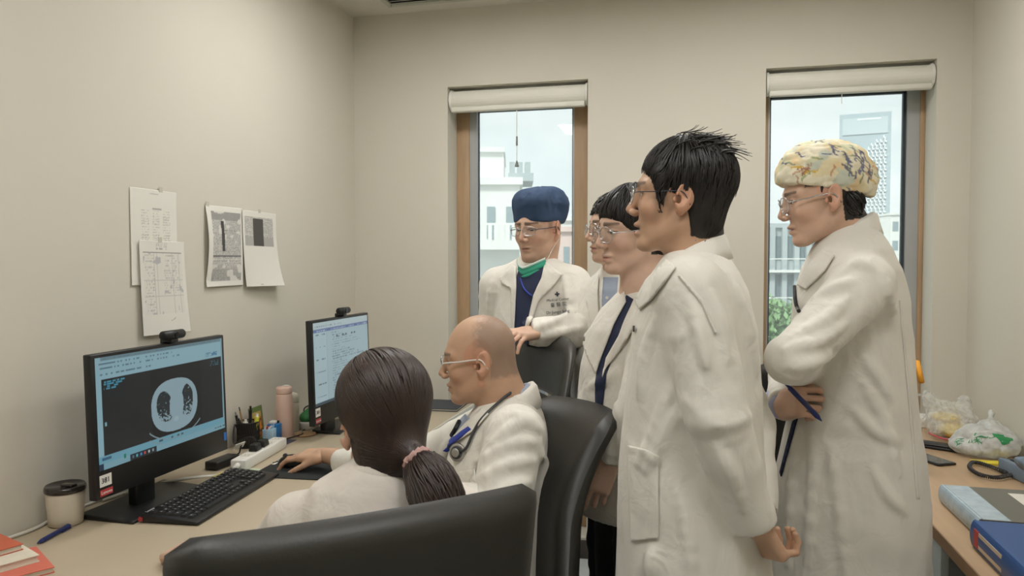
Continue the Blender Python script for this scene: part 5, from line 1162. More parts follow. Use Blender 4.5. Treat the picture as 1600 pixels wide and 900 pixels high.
def sc(px, py, d, a, b, hd): return (W(px,py,d), a, b, rad(hd))
def coat(pp, secs, hem, sls, m=None, h=0.0075, amp=0.006, seed=1.0, name='coat', k=0.055, samp=0.006, folds=(), near=0.8):
    m = m or m_coat; secs = [(p_, a_ if a_ < 0.15 else 0.15+(a_-0.15)*0.40, b_, h_) for p_,a_,b_,h_ in secs]; lf = loft(secs, hem, amp, seed); ops = [('u',lf,0)]
    for i, (pts, rr) in enumerate(sls):
        kf = lambda P, s0=np.array(pts[0]): 0.010+k*np.exp(-(((P-s0)**2).sum(1))/0.012)
        ops.append(('u',sleeve(pts, rr, samp, seed+3*i),kf))
    f = comb(ops); fo = []
    for px in folds:
        c_ = drape(f, px, 7, -0.0022, near); nn = len(c_)
        for i in range(nn-1):
            if np.linalg.norm(c_[i+1]-c_[i]) < 0.15: r_ = lambda q: 0.0028+0.0045*math.sin(math.pi*min(1,max(0,q))); fo.append(('u',rcone(c_[i],c_[i+1],r_(i/(nn-1)),r_((i+1)/(nn-1))),0.018))
    f = comb(ops+fo); B = [s[0]+V3(dx,dy,0)*max(s[1],s[2]) for s in secs for dx in (-1,1) for dy in (-1,1)]+[p+V3(dx,dx,dx) for pts,_ in sls for p in pts for dx in (-0.08,0.08)]
    lo, hi = bbox(B, 0.05); lo[2] = min(hem-0.03, min(p[2] for pts,_ in sls for p in pts)-0.1); o = pp.garment(name, f, lo, hi, h, m); return f, o
def inner(secs, hem, sls, z0=None):
    S = [(p, max((a if a < 0.15 else 0.15+(a-0.15)*0.40)-0.03,0.03), max(b-0.03,0.03), hd) for p,a,b,hd in secs]; fs = [loft(S, hem, 0.0)]+[sleeve(pts,[max(r-0.022,0.018) for r in rr],0.0,0,False) for pts,rr in sls]
    lo, hi = bbox([s[0] for s in secs]+[p for pts,_ in sls for p in pts], 0.22); lo[2] = hem-0.02; return (fs, lo, hi)
def embroider(f, co, rows, xa, near):
    mt = mat('dark_thread', srgb(58,62,74), 0.8)
    for s_, px_, py_, sz in rows:
        V, ok = ray_hit(f,[px_],[py_],near); o = text_mesh('embroidery', s_, sz, mt, frame_from(xa, -FW, V[0]-FW*0.02), None, 0.0); VV = np.array([v.co[:] for v in o.data.vertices]); dd = VV-CAM; zc = dd@FW
        hit, _ = ray_hit(f, 800+FPX*(dd@RT)/zc, 450-FPX*(dd@UP)/zc, near); o.data.vertices.foreach_set('co', (hit-FW*0.004-origin_of(co)).ravel()); o.data.update(); o.parent = co
def stand_legs(pp, c, hd, hz=0.86, gap=0.075, m=m_dark_t):
    lat = V3(-math.sin(hd),math.cos(hd),0); c = V3(c[0],c[1],0); legs(pp, c+V3(0,0,hz), [c+lat*s*gap+V3(0,0,0.46) for s in (1,-1)], [c+lat*s*gap for s in (1,-1)], hd, m, r=(0.068,0.056,0.050), w=0.125)

# ------------------------------------------------ short-haired woman in profile (front of the standing group)
def make_short_hair_woman():
    b = W(1082,800,1.56)
    p = Person('woman with short spiky black hair and glasses standing nearest, hands behind her back', b, W(1064,308,1.56), 177, -4, 0, 0.97,
               dict(skin='warm', mouth=0.006, jaw=0.97, under=lambda x,ay,z: ((z > 0.055)&(x < 0.075))|((x < -0.03)&(z > -0.085))|((x < 0.03)&(z > 0.0)&(ay > 0.05))), 178)
    p.head(W(1082,402,1.57), 0.053); p.eyes()
    secs = [sc(1087,388,1.57,0.060,0.052,178),sc(1087,402,1.57,0.095,0.068,178),sc(1086,425,1.57,0.145,0.088,178),sc(1085,455,1.57,0.178,0.108,178),sc(1084,510,1.57,0.190,0.126,178),sc(1082,600,1.57,0.192,0.137,178),
            sc(1080,700,1.57,0.190,0.145,178),sc(1080,800,1.57,0.200,0.153,178),sc(1082,900,1.57,0.212,0.160,178),sc(1084,1090,1.57,0.23,0.172,178)]
    sl = [([W(1080,452,1.415),W(1120,655,1.375),W(1176,818,1.42)],[0.066,0.056,0.045]), ([W(1098,455,1.72),W(1170,668,1.74),W(1182,800,1.60)],[0.068,0.056,0.044])]
    f, co = coat(p, secs, 0.52, sl, amp=0.0035, seed=1.3, samp=0.0035, h=0.0062, folds=[[(1100,446),(1122,500),(1136,560)],[(1078,470),(1096,530),(1104,570)],[(1122,700),(1142,742),(1158,790)],[(1002,722),(1030,660),(1046,610)],[(1012,732),(1042,676),(1060,640)],[(1152,450),(1172,520),(1182,580)],[(1062,770),(1074,830),(1080,900)],[(1020,860),(1018,880),(1016,900)],[(1024,500),(1006,560),(1000,620)]])
    collar(co, W(1085,384,1.57), p.hd, 0.066, 0.057, m_coat, th=2.3, h=0.036, fall=0.055, drop=0.05)
    patch('lapel',[(1043,408),(1058,420),(1020,470),(1003,484),(996,470),(1012,440)],f,m_coat,co,0.004)
    patch('pocket',[(984,696),(1010,702),(1030,712),(1030,840),(988,846)],f,m_coat,co,0.002)
    patch('shoulder_seam',[(1060,432),(1064,430),(1100,470),(1120,520),(1117,522),(1096,474)],f,m_coat,co,0.001,thick=0.002)
    for (x,y) in ((994,514),(978,562)):
        c_ = drape(f,[(x,y),(x+1,y+1)],2,0.003); 
        if len(c_): MB().tube([c_[0],c_[0]+V3(-0.004,0,0)],0.0065,12).obj('button', m_btn, co, world=True)
    p.hand(W(1174,812,1.43), nrm(-UP*0.80+RT*0.50+FW*0.1), nrm(-RT*0.85-UP*0.4-FW*0.45), [(0.85,1.15,0.7),(0.9,1.2,0.7),(0.95,1.25,0.7),(1.0,1.25,0.7)], side=-1, s=0.97, thumb=(0.35,0.5))
    p.hand(W(1188,806,1.585), nrm(V3(0.10,-0.75,-0.65)), nrm(V3(1,0.1,0)), [(0.4,0.7,0.4)]*4, side=1, s=0.90, hh=0.004)
    p.frame(inner(secs, 0.80, sl)); p.finish(); stand_legs(p, b, p.hd); p.glasses(m_frame_s, m_frame_d, 0.0235, 0.0195, -0.004, 0.0010, temple_r=0.0011)
    # hair
    L = lambda g: local(g, p.c, p.R, p.s)
    base = comb([('u',ell((-0.016,0,0.046),(0.100,0.086,0.088)),0),('u',ell((-0.046,0,-0.035),(0.047,0.068,0.070)),0.03),('s',rbox((0.115,0,-0.07),(0.055,0.12,0.125),0.03),0.01),('s',ell((0.02,0.09,-0.045),(0.050,0.05,0.055)),0.01),('s',ell((0.02,-0.09,-0.045),(0.050,0.05,0.055)),0.01),('s',plane((-0.03,0,-0.100),(-0.3,0,1)),0.01)])
    base2 = comb([('u',base,0),('u',rcone((0.040,0.066,0.045),(0.030,0.0765,-0.030),0.013,0.002),0.01),('u',rcone((0.040,-0.066,0.045),(0.030,-0.0765,-0.030),0.013,0.002),0.01)])
    fb = L(base2); lo, hi = p.c-0.17, p.c+0.17; hb = p.garment('hair', fb, lo, hi, 0.004, m_hair)
    roots, Q = scatter(fb, p.c, p.R, p.s, 2600, lambda Q: (Q[:,2] > -0.10)&~((Q[:,0] > 0.012)&(Q[:,2] < 0.015)), 3)
    crown = p.L((-0.045,0,0.125))
    def field(P, t):
        Qp = ((P-p.c)@p.R)/p.s; d = np.zeros_like(P); front = np.clip((Qp[:,0]+0.02)/0.06,0,1)
        d[:,0] = front*0.75*(Qp[:,0] < 0.07)-0.45*(1-front)*(Qp[:,2] > 0.06); d[:,2] = -0.35-0.8*(1-front)-0.7*(np.abs(Qp[:,1]) > 0.05)-0.8*(Qp[:,0] > 0.06)+0.45*((Qp[:,2] > 0.085)&(Qp[:,0] < -0.01)); d[:,1] = np.sign(Qp[:,1])*0.25
        return d@p.R.T
    ln = 0.045+0.03*RNG.rand(len(roots)); top = ((roots-p.c)@p.R)[:,2]/p.s > 0.09; ln[top] += 0.015
    ln = np.where(((roots-p.c)@p.R)[:,0]/p.s > 0.055, 0.018, ln); locks('locks', fb, roots, field, ln, m_hair, hb, 7, 0.0026, 0.0018, 0.0025, 0.12, 0.17, 5)
    sel = (((roots-p.c)@p.R)[:,2]/p.s > 0.085)&(((roots-p.c)@p.R)[:,0]/p.s < 0.025); r2 = roots[sel][:55]
    locks('tufts', fb, r2, lambda P,t: (np.tile(np.array([-0.75,0,0.65]),(len(P),1))+np.array([0.15,0,-1.1])*t*t)@p.R.T, 0.040+0.035*RNG.rand(len(r2)), m_hair, hb, 9, 0.0026, 0.0014, 0.006, 0.70, 0.12, 8, 0.05)
    return p
make_short_hair_woman()

# ------------------------------------------------ woman in the floral cap, arms crossed
def make_floral_cap_woman():
    b = W(1324,800,1.88)
    p = Person('woman in a floral surgical cap and clear glasses standing with folded arms', b, W(1284,309,1.87), 183, 9, 0, 0.955, dict(skin='light', jaw=0.95, under=lambda x,ay,z: ((x < -0.035)&(z > -0.07)&(z < 0.05))|((z > 0.03)&(x < 0.05))), 176)
    p.head(W(1328,372,1.88), 0.051); p.eyes()
    hd = 176
    secs = [sc(1330,350,1.88,0.060,0.050,hd),sc(1329,366,1.88,0.098,0.070,hd),sc(1329,390,1.88,0.145,0.094,hd),sc(1329,420,1.88,0.175,0.116,hd),sc(1328,470,1.88,0.188,0.134,hd),sc(1328,540,1.88,0.190,0.142,hd),sc(1331,620,1.88,0.190,0.146,hd),sc(1331,665,1.88,0.190,0.152,hd),
            sc(1330,700,1.88,0.196,0.163,hd),sc(1325,780,1.88,0.205,0.184,hd),sc(1322,900,1.88,0.215,0.190,hd),sc(1320,1060,1.88,0.23,0.20,hd)]
    sl = [([W(1350,445,1.71),W(1236,562,1.63),W(1256,574,1.88)],[0.068,0.050,0.048]), ([W(1318,440,2.04),W(1238,590,2.08),W(1224,634,1.845)],[0.068,0.058,0.040])]
    f, co = coat(p, secs, 0.50, sl, amp=0.0038, seed=4.2, samp=0.0042, h=0.0064, folds=[[(1248,520),(1290,500),(1322,468)],[(1228,545),(1280,532),(1320,508)],[(1236,574),(1270,568),(1300,556)],[(1380,430),(1392,470),(1398,520)],[(1250,665),(1236,760),(1230,880)],[(1352,560),(1372,590),(1392,622)],[(1335,640),(1366,672),(1402,690)],[(1365,735),(1385,770),(1412,800)],[(1298,700),(1312,800),(1322,900)],[(1270,690),(1268,780),(1262,880)],[(1350,600),(1380,655),(1405,740)],[(1310,430),(1340,410),(1362,420)],[(1262,470),(1300,450),(1330,440)]])
    collar(co, W(1328,348,1.88), p.hd, 0.064, 0.055, m_coat, th=2.35, h=0.034, fall=0.058, drop=0.055)
    patch('lapel',[(1288,392),(1306,400),(1292,424),(1262,452),(1249,446),(1262,420)],f,m_coat,co,0.004)
    patch('side_seam',[(1404,470),(1406,470),(1424,640),(1436,780),(1432,780),(1420,640)],f,m_coat,co,0.0005,thick=0.0015)
    patch('lanyard_edge',[(1241,655),(1248,652),(1230,715),(1222,745),(1220,738),(1228,705)],f,m_navy_s,co,0.001)
    c_ = drape(f,[(1244,448),(1245,470),(1250,488)],6,0.004)
    if len(c_) > 1: MB().tube(c_,0.0045,8).obj('clipped_pen', m_black, co, world=True)
    wr = W(1222,634,1.845); fh = p.hand(wr, nrm(W(1278,622,1.70)-wr), nrm(-FW*0.9+RT*(-0.2)+UP*0.3), [(1.1,1.4,0.8),(1.15,1.45,0.8),(1.2,1.45,0.8),(1.2,1.45,0.8)], side=1, s=0.95, thumb=(0.35,0.9))
    MB().tube([W(1212,630,1.90),W(1226,635,1.842)],[0.038,0.033],18).obj('shirt_cuff', m_lav, co, smooth=True, world=True)
    p.hand(W(1262,572,1.88), nrm(V3(0.25,0.9,0.15)), nrm(V3(-0.9,0.2,0.3)), [(0.4,0.6,0.4)]*4, side=-1, s=0.88, hh=0.005)
    p.frame(inner(secs, 0.80, sl)); p.finish(); stand_legs(p, b, p.hd, m=m_navy_s); p.glasses(m_frame_s, m_frame_s, 0.0255, 0.0205, -0.006, 0.0012, sq=2.3)
    pa, pb = W(1228,600,1.755), W(1284,658,1.705); pen('navy pen held by the woman in the floral cap', pb, pa, m_navy, m_navy, 0.0058)
    L = lambda g: local(g, p.c, p.R, p.s)
    cap = comb([('u',ell((0.006,0,0.064),(0.106,0.090,0.090)),0),('u',ell((-0.070,0,0.048),(0.066,0.074,0.076)),0.05),('u',ell((-0.104,0,0.016),(0.034,0.050,0.046)),0.03),('i',plane((0.05,0,0.034),(0.33,0,-1)),0.006),('d',lambda P: 0.0028*rib(P*np.array([1,1,1.6]),26)+0.0016*rib(P+4,60),0)])
    fc = L(cap)
    def cols(P):
        Q = ((P-p.c)@p.R)/p.s; C = np.tile(c3(226,212,172),(len(Q),1)); n = vnoise(Q*30+3); C[n > 0.15] = c3(232,224,198); C[n < -0.35] = c3(230,206,160); n2 = vnoise(Q*34+11); C[n2 > 0.45] = c3(212,212,178); n3 = vnoise(Q*38+29); C[n3 > 0.52] = c3(200,204,186)
        R = np.random.RandomState(12)
        for g, d0 in enumerate([(0.35,0.85,0.25),(-0.25,0.95,0.0),(-0.62,0.70,-0.15),(-0.55,0.65,0.45),(0.62,0.70,0.1),(0.05,0.75,0.65),(-0.92,0.30,0.1),(0.75,0.30,0.55),(-0.80,0.5,-0.3),(-0.35,0.85,0.35),(0.1,0.2,1.0),(-0.4,-0.8,0.2),(0.5,-0.7,0.3),(-0.8,-0.5,0.1),(-0.45,0.88,-0.18)]):
            d0 = nrm(d0); ax0 = R.randn(3)
            for k in range(5):
                d = nrm(d0+R.randn(3)*0.14); c = np.array([-0.03,0,0.055])+d*np.array([0.12,0.10,0.10]); ax = nrm(np.cross(d,nrm(ax0+0.35*R.randn(3)))); bx = np.cross(d,ax); q = Q-c; u = q@ax; v = q@bx+0.006*np.sin(u*150)
                m = ((u/(0.010+0.009*R.rand()))**2+(v/0.0028)**2 < 1)&(np.abs(q@d) < 0.04); C[m] = [c3(112,114,134),c3(124,126,144),c3(104,108,126),c3(150,158,130),c3(118,112,120)][k] if g % 4 else [c3(196,150,120),c3(168,120,96),c3(214,176,70),c3(160,168,120),c3(190,160,130)][k]
        return C
    p.garment('surgical_cap', fc, p.c-0.19, p.c+0.19, 0.0032, mat('floral_cotton',(1,1,1,1),0.85,var=0.04,attr=True,bump=0.08,bscale=60), cols)
    hb = L(comb([('u',ell((-0.060,0,-0.020),(0.036,0.066,0.050)),0),('u',rcone((0.010,0.072,0.030),(0.016,0.0725,0.006),0.006,0.002),0.005)]))
    h_ = p.garment('hair', hb, p.c-0.15, p.c+0.15, 0.004, m_hair)
    rt, Q = scatter(hb, p.c, p.R, p.s, 200, lambda Q: (Q[:,2] < 0.01)&(Q[:,0] < -0.03), 9)
    locks('locks', hb, rt, lambda P,t: np.tile(np.array([-0.4,0,-1.0]),(len(P),1))@p.R.T, 0.03+0.02*RNG.rand(len(rt)), m_hair, h_, 5, 0.003, 0.002, 0.003, 0.3, 0.2, 4)
make_floral_cap_woman()

# ------------------------------------------------ man in the blue cap, green mask under his chin
def make_blue_cap_man():
    b = W(838,700,2.72)
    p = Person('man in a blue surgical cap with a green mask under his chin by the window', b, W(842,357,2.70), 243, 5, 0, 0.96, dict(skin='light', jaw=1.12, male=True, lips=(170,112,102), eye=0.0036, stubble=lambda x,ay,z: 0.6*((z > 0.0)&(x < 0.035)&(ay > 0.05))), 254)
    p.head(W(838,424,2.72), 0.058); p.eyes((1,0.15,-0.2))
    hd = 254
    secs = [sc(838,402,2.73,0.066,0.056,hd),sc(838,412,2.73,0.112,0.078,hd),sc(837,426,2.73,0.158,0.098,hd),sc(836,450,2.73,0.186,0.114,hd),sc(835,510,2.72,0.198,0.124,hd),sc(834,580,2.72,0.196,0.128,hd),sc(834,660,2.72,0.20,0.13,hd),sc(834,720,2.72,0.21,0.135,hd)]
    sl = [([W(776,446,2.78),W(768,560,2.80),W(774,650,2.72)],[0.064,0.056,0.044]), ([W(896,444,2.66),W(930,516,2.50),W(826,519,2.40)],[0.064,0.060,0.042])]
    f, co = coat(p, secs, 0.74, sl, amp=0.004, samp=0.0045, seed=7.7, folds=[[(882,436),(888,470),(886,505)],[(838,512),(870,500),(902,486)],[(846,526),(876,520),(908,512)],[(770,430),(766,470),(764,510)]], near=1.8)
    collar(co, W(838,407,2.73), p.hd, 0.074, 0.062, m_coat, th=2.3, h=0.036, fall=0.05, drop=0.06)
    patch('scrub_top',[(812,418),(850,414),(856,430),(842,458),(828,512),(826,560),(800,560),(802,480),(806,440)],f,m_navy_s,co,0.002,thick=0.002)
    patch('lapel',[(852,410),(868,424),(880,430),(866,446),(842,470),(826,520),(822,520),(834,462),(846,436)],f,m_coat,co,0.006)
    patch('lapel',[(808,418),(802,416),(782,436),(786,444),(800,452),(801,520),(805,520),(808,450)],f,m_coat,co,0.006)
    c_ = drape(f,[(814,436),(819,450),(828,460),(832,462)],8,0.009)
    if len(c_) > 1: MB().tube(c_,0.003,6).obj('lanyard', mat('royal_blue', srgb(36,60,160), 0.5), co, world=True)
    embroider(f, co, (('Medical Center',871,468,0.0125),('臺 醫 院',872,476,0.016),('Dr.Jungo Jung',871,487,0.0145),('✚',870,460,0.022)), RT+UP*0.10, 1.8)
    p.hand(W(832,520,2.40), nrm(W(800,524,2.30)-W(832,520,2.40)), nrm(UP-FW*0.35), [(0.25,0.35,0.3),(0.3,0.4,0.3),(0.35,0.45,0.3),(0.4,0.5,0.4)], side=-1, s=1.0, thumb=(0.3,0.4))
    p.hand(W(770,652,2.72), V3(0,0,-1), V3(-0.8,-0.4,0), [(0.3,0.5,0.3)]*4, side=1, s=1.0, hh=0.005)
    p.frame(inner(secs, 0.80, sl)); p.finish(); stand_legs(p, b, p.hd, m=m_navy_s); p.glasses(m_frame_s, m_frame_d, 0.0250, 0.0165, -0.006, 0.0011, sq=3.0)
    cap = comb([('u',rbox((-0.008,0,0.068),(0.094,0.080,0.080),0.055),0),('u',ell((-0.045,0.0,0.100),(0.070,0.078,0.048)),0.03),('u',ell((-0.078,0.010,0.070),(0.040,0.066,0.052)),0.03),('i',plane((0.06,0,0.026),(0.10,0,-1)),0.005),
                ('d',lambda P: -(0.004*rib(np.stack([np.arctan2(P[:,1],P[:,0]+0.02)*1.1,P[:,2]*7,0*P[:,0]],1),2.4)+0.0018*rib(P,40))*np.clip((P[:,2]-0.05)*25,0.05,1),0)])
    p.garment('surgical_cap', local(cap,p.c,p.R,p.s), p.c-0.19, p.c+0.20, 0.0036, mat('blue_cap_cotton', srgb(46,68,98), 0.8, var=0.06, vscale=20, bump=0.08, bscale=60))
    # mask pulled below the chin
    V = []; nu, nv = 28, 10
    for i in range(nu+1):
        a = -1+2*i/nu; y = a*0.066
        for j in range(nv+1):
            q = j/nv; z = -0.138-0.046*q+0.030*abs(a)**1.4+0.003*math.sin(q*9); x = 0.092-0.050*a*a+0.004*q+0.003*math.sin(q*18); V.append(p.L((x+0.012,y,z)))
    F = [(i*(nv+1)+j,(i+1)*(nv+1)+j,(i+1)*(nv+1)+j+1,i*(nv+1)+j+1) for i in range(nu) for j in range(nv)]
    cols = [c3(206,222,214) if (k % (nv+1)) < 2 else c3(64,168,140) for k in range(len(V))]
    o = mesh_obj('face_mask', V, F, mat('green_mask',(1,1,1,1),0.8,var=0.05,attr=True), p.t, smooth=True, world=True, cols=cols); md = o.modifiers.new('thick','SOLIDIFY'); md.thickness = 0.003
    for s in (1,-1): MB().tube(spline([p.L((0.054,s*0.064,-0.128)),p.L((0.015,s*0.074,-0.075)),p.L((-0.018,s*0.080,-0.040))],10),0.0012,5).obj('ear_loop', m_white, o, world=True)
make_blue_cap_man()

# ------------------------------------------------ bowl-cut woman
def bowl_hair(p, seed, n=2000, fringe=0.046, slope=0.80, m=None, grow=1.0, nape=-0.085):
    m = m or m_hair
    cut = comb([('u',plane((0.090,0,fringe),(-slope,0,1)),0),('i',plane((-0.025,0,0),(-1,0,0)),0.01)])
    base = comb([('u',ell((-0.012,0,0.040),(0.102*grow,0.088*grow,0.090*grow)),0),('u',ell((-0.050,0,-0.015),(0.060,0.078,0.072)),0.03),('s',cut,0.008),('s',plane((0,0,nape),(0,0,1)),0.01)])
    fb = local(base,p.c,p.R,p.s); hb = p.garment('hair', fb, p.c-0.17, p.c+0.17, 0.0042, m); rt, Q = scatter(fb,p.c,p.R,p.s,n,lambda Q: Q[:,2] > -0.06,seed)
    def field(P, t):
        Qp = ((P-p.c)@p.R)/p.s; h = Qp-np.array([-0.03,0,0.12]); d = np.stack([h[:,0]*5,h[:,1]*5,-0.35-9*np.clip(0.13-Qp[:,2],0,1)],1); return d@p.R.T
    locks('locks', fb, rt, field, 0.04+0.03*RNG.rand(len(rt)), m, hb, 7, 0.0028, 0.0018, 0.002, 0.02, 0.12, seed+1); return hb
def make_bowl_cut_woman():
    b = W(980,760,2.04)
    p = Person('woman with bowl-cut black hair and clear glasses leaning in, navy top under her coat', b, W(988,359,2.02), 214, 5, -3, 0.97, dict(skin='pale', jaw=0.92, lips=(176,110,104), under=lambda x,ay,z: ((z > 0.05))|((x < -0.02)&(z > -0.07))), 208)
    p.head(W(1006,456,2.04), 0.050, W(998,490,2.04)); p.eyes((1,0.05,-0.25))
    hd = 208
    secs = [sc(1006,446,2.05,0.060,0.052,hd),sc(1003,462,2.05,0.098,0.072,hd),sc(998,484,2.05,0.145,0.095,hd),sc(990,515,2.05,0.176,0.114,hd),sc(983,570,2.05,0.188,0.126,hd),sc(980,640,2.05,0.190,0.132,hd),sc(979,720,2.05,0.20,0.138,hd),sc(979,800,2.05,0.21,0.145,hd)]
    sl = [([W(1030,520,1.88),W(1000,640,1.82),W(950,712,1.87)],[0.064,0.054,0.042]), ([W(965,510,2.22),W(945,620,2.26),W(955,700,2.2)],[0.064,0.052,0.042])]
    f, co = coat(p, secs, 0.765, sl, amp=0.004, samp=0.0045, seed=9.1, folds=[[(922,604),(944,594),(962,580)],[(906,620),(908,660),(908,700)],[(918,660),(924,710),(922,760)],[(950,640),(952,680),(948,720)]], near=1.4)
    collar(co, W(1004,452,2.05), p.hd, 0.068, 0.058, m_coat, th=2.2, h=0.032, fall=0.045, drop=0.06)
    patch('scrub_top',[(980,462),(992,470),(968,530),(948,585),(941,650),(932,650),(931,600),(938,560),(958,510)],f,m_navy_s,co,0.002,thick=0.002)
    patch('lapel',[(978,458),(962,474),(944,496),(918,522),(914,536),(922,560),(934,585),(942,560),(962,508),(980,474)],f,m_coat,co,0.006)
    patch('lapel',[(992,470),(1012,476),(1000,500),(984,530),(952,572),(944,590),(950,560),(972,520)],f,m_coat,co,0.006)
    p.hand(W(948,716,1.868), nrm(W(926,776,1.86)-W(948,716,1.868)), nrm(-FW+RT*-0.2), [(0.25,0.5,0.3),(0.35,0.6,0.4),(0.45,0.7,0.4),(0.5,0.7,0.5)], side=-1, s=0.94, thumb=(0.35,0.5))
    p.hand(W(955,702,2.2), V3(0,0,-1), V3(0,1,0), [(0.3,0.5,0.3)]*4, side=1, s=0.92, hh=0.005)
    p.frame(inner(secs, 0.82, sl)); p.finish(); stand_legs(p, b, p.hd); p.glasses(m_frame_s, m_frame_s, 0.0260, 0.0215, -0.007, 0.0011, sq=2.2)
    bowl_hair(p, 21)
make_bowl_cut_woman()

# ------------------------------------------------ person at the back, mostly hidden
def make_back_person():
    b = W(962,700,2.50)
    p = Person('person with short hair and round glasses half hidden at the back, blue shirt collar', b, W(963,357,2.46), 211, 0, 0, 0.95, dict(skin='light', jaw=1.0, under=lambda x,ay,z: (z > 0.055)|((x < -0.02)&(z > -0.06))|((z > 0.02)&(ay > 0.055))), 215)
    p.head(W(968,428,2.48), 0.054); p.eyes()
    hd = 218
    secs = [sc(966,418,2.50,0.064,0.054,hd),sc(964,432,2.50,0.105,0.075,hd),sc(962,452,2.50,0.155,0.096,hd),sc(960,485,2.50,0.185,0.114,hd),sc(958,540,2.50,0.192,0.124,hd),sc(958,620,2.50,0.195,0.128,hd),sc(958,720,2.50,0.205,0.135,hd)]
    sl = [([W(1012,480,2.44),W(1015,580,2.42),W(1005,660,2.38)],[0.064,0.054,0.042]), ([W(918,476,2.60),W(915,570,2.63),W(920,650,2.56)],[0.064,0.054,0.042])]
    f, co = coat(p, secs, 0.78, sl, amp=0.005, seed=12.5)
    collar(co, W(966,422,2.50), p.hd, 0.072, 0.060, m_coat, th=2.2, h=0.034, fall=0.045, drop=0.06)
    collar(co, W(965,420,2.50), p.hd, 0.063, 0.053, m_shirt, th=2.85, h=0.036, fall=0.034, drop=0.045, name='shirt_collar')
    patch('shirt_front',[(944,434),(966,434),(964,462),(950,492),(944,505),(941,470)],f,m_shirt,co,0.002,thick=0.002)
    patch('lapel',[(938,430),(926,448),(918,470),(924,500),(934,540),(938,500),(936,460)],f,m_coat,co,0.006)
    c_ = drape(f,[(950,466),(951,467)],2,0.006)
    if len(c_): MB().tube([c_[0],c_[0]-FW*0.003],0.005,10).obj('button', m_white, co, world=True)
    p.hand(W(1005,662,2.38), V3(0,0,-1), -FW, [(0.3,0.5,0.3)]*4, side=-1, s=0.96, hh=0.005); p.hand(W(920,652,2.56), V3(0,0,-1), V3(-1,0,0), [(0.3,0.5,0.3)]*4, side=1, s=0.96, hh=0.005)
    p.frame(inner(secs, 0.82, sl)); p.finish(); stand_legs(p, b, p.hd); p.glasses(m_frame_s, m_frame_s, 0.0245, 0.0205, -0.006, 0.0013, sq=2.2)
    base = comb([('u',ell((-0.012,0,0.046),(0.096,0.083,0.084)),0),('u',ell((-0.055,0,0.0),(0.048,0.070,0.070)),0.03),('s',rbox((0.120,0,-0.075),(0.066,0.12,0.130),0.03),0.008),('s',rbox((0.05,0,-0.10),(0.062,0.13,0.10),0.01),0.01),('s',plane((0,0,-0.07),(0,0,1)),0.01)])
    fb = local(base,p.c,p.R,p.s); hb = p.garment('hair', fb, p.c-0.16, p.c+0.16, 0.0045, m_hair); rt, Q = scatter(fb,p.c,p.R,p.s,500,lambda Q: Q[:,2] > -0.05,31)
    locks('locks', fb, rt, lambda P,t: (np.tile(np.array([0.5,0.15,-0.4]),(len(P),1)))@p.R.T, 0.03+0.02*RNG.rand(len(rt)), m_hair, hb, 6, 0.004, 0.002, 0.003, 0.1, 0.2, 33)
make_back_person()

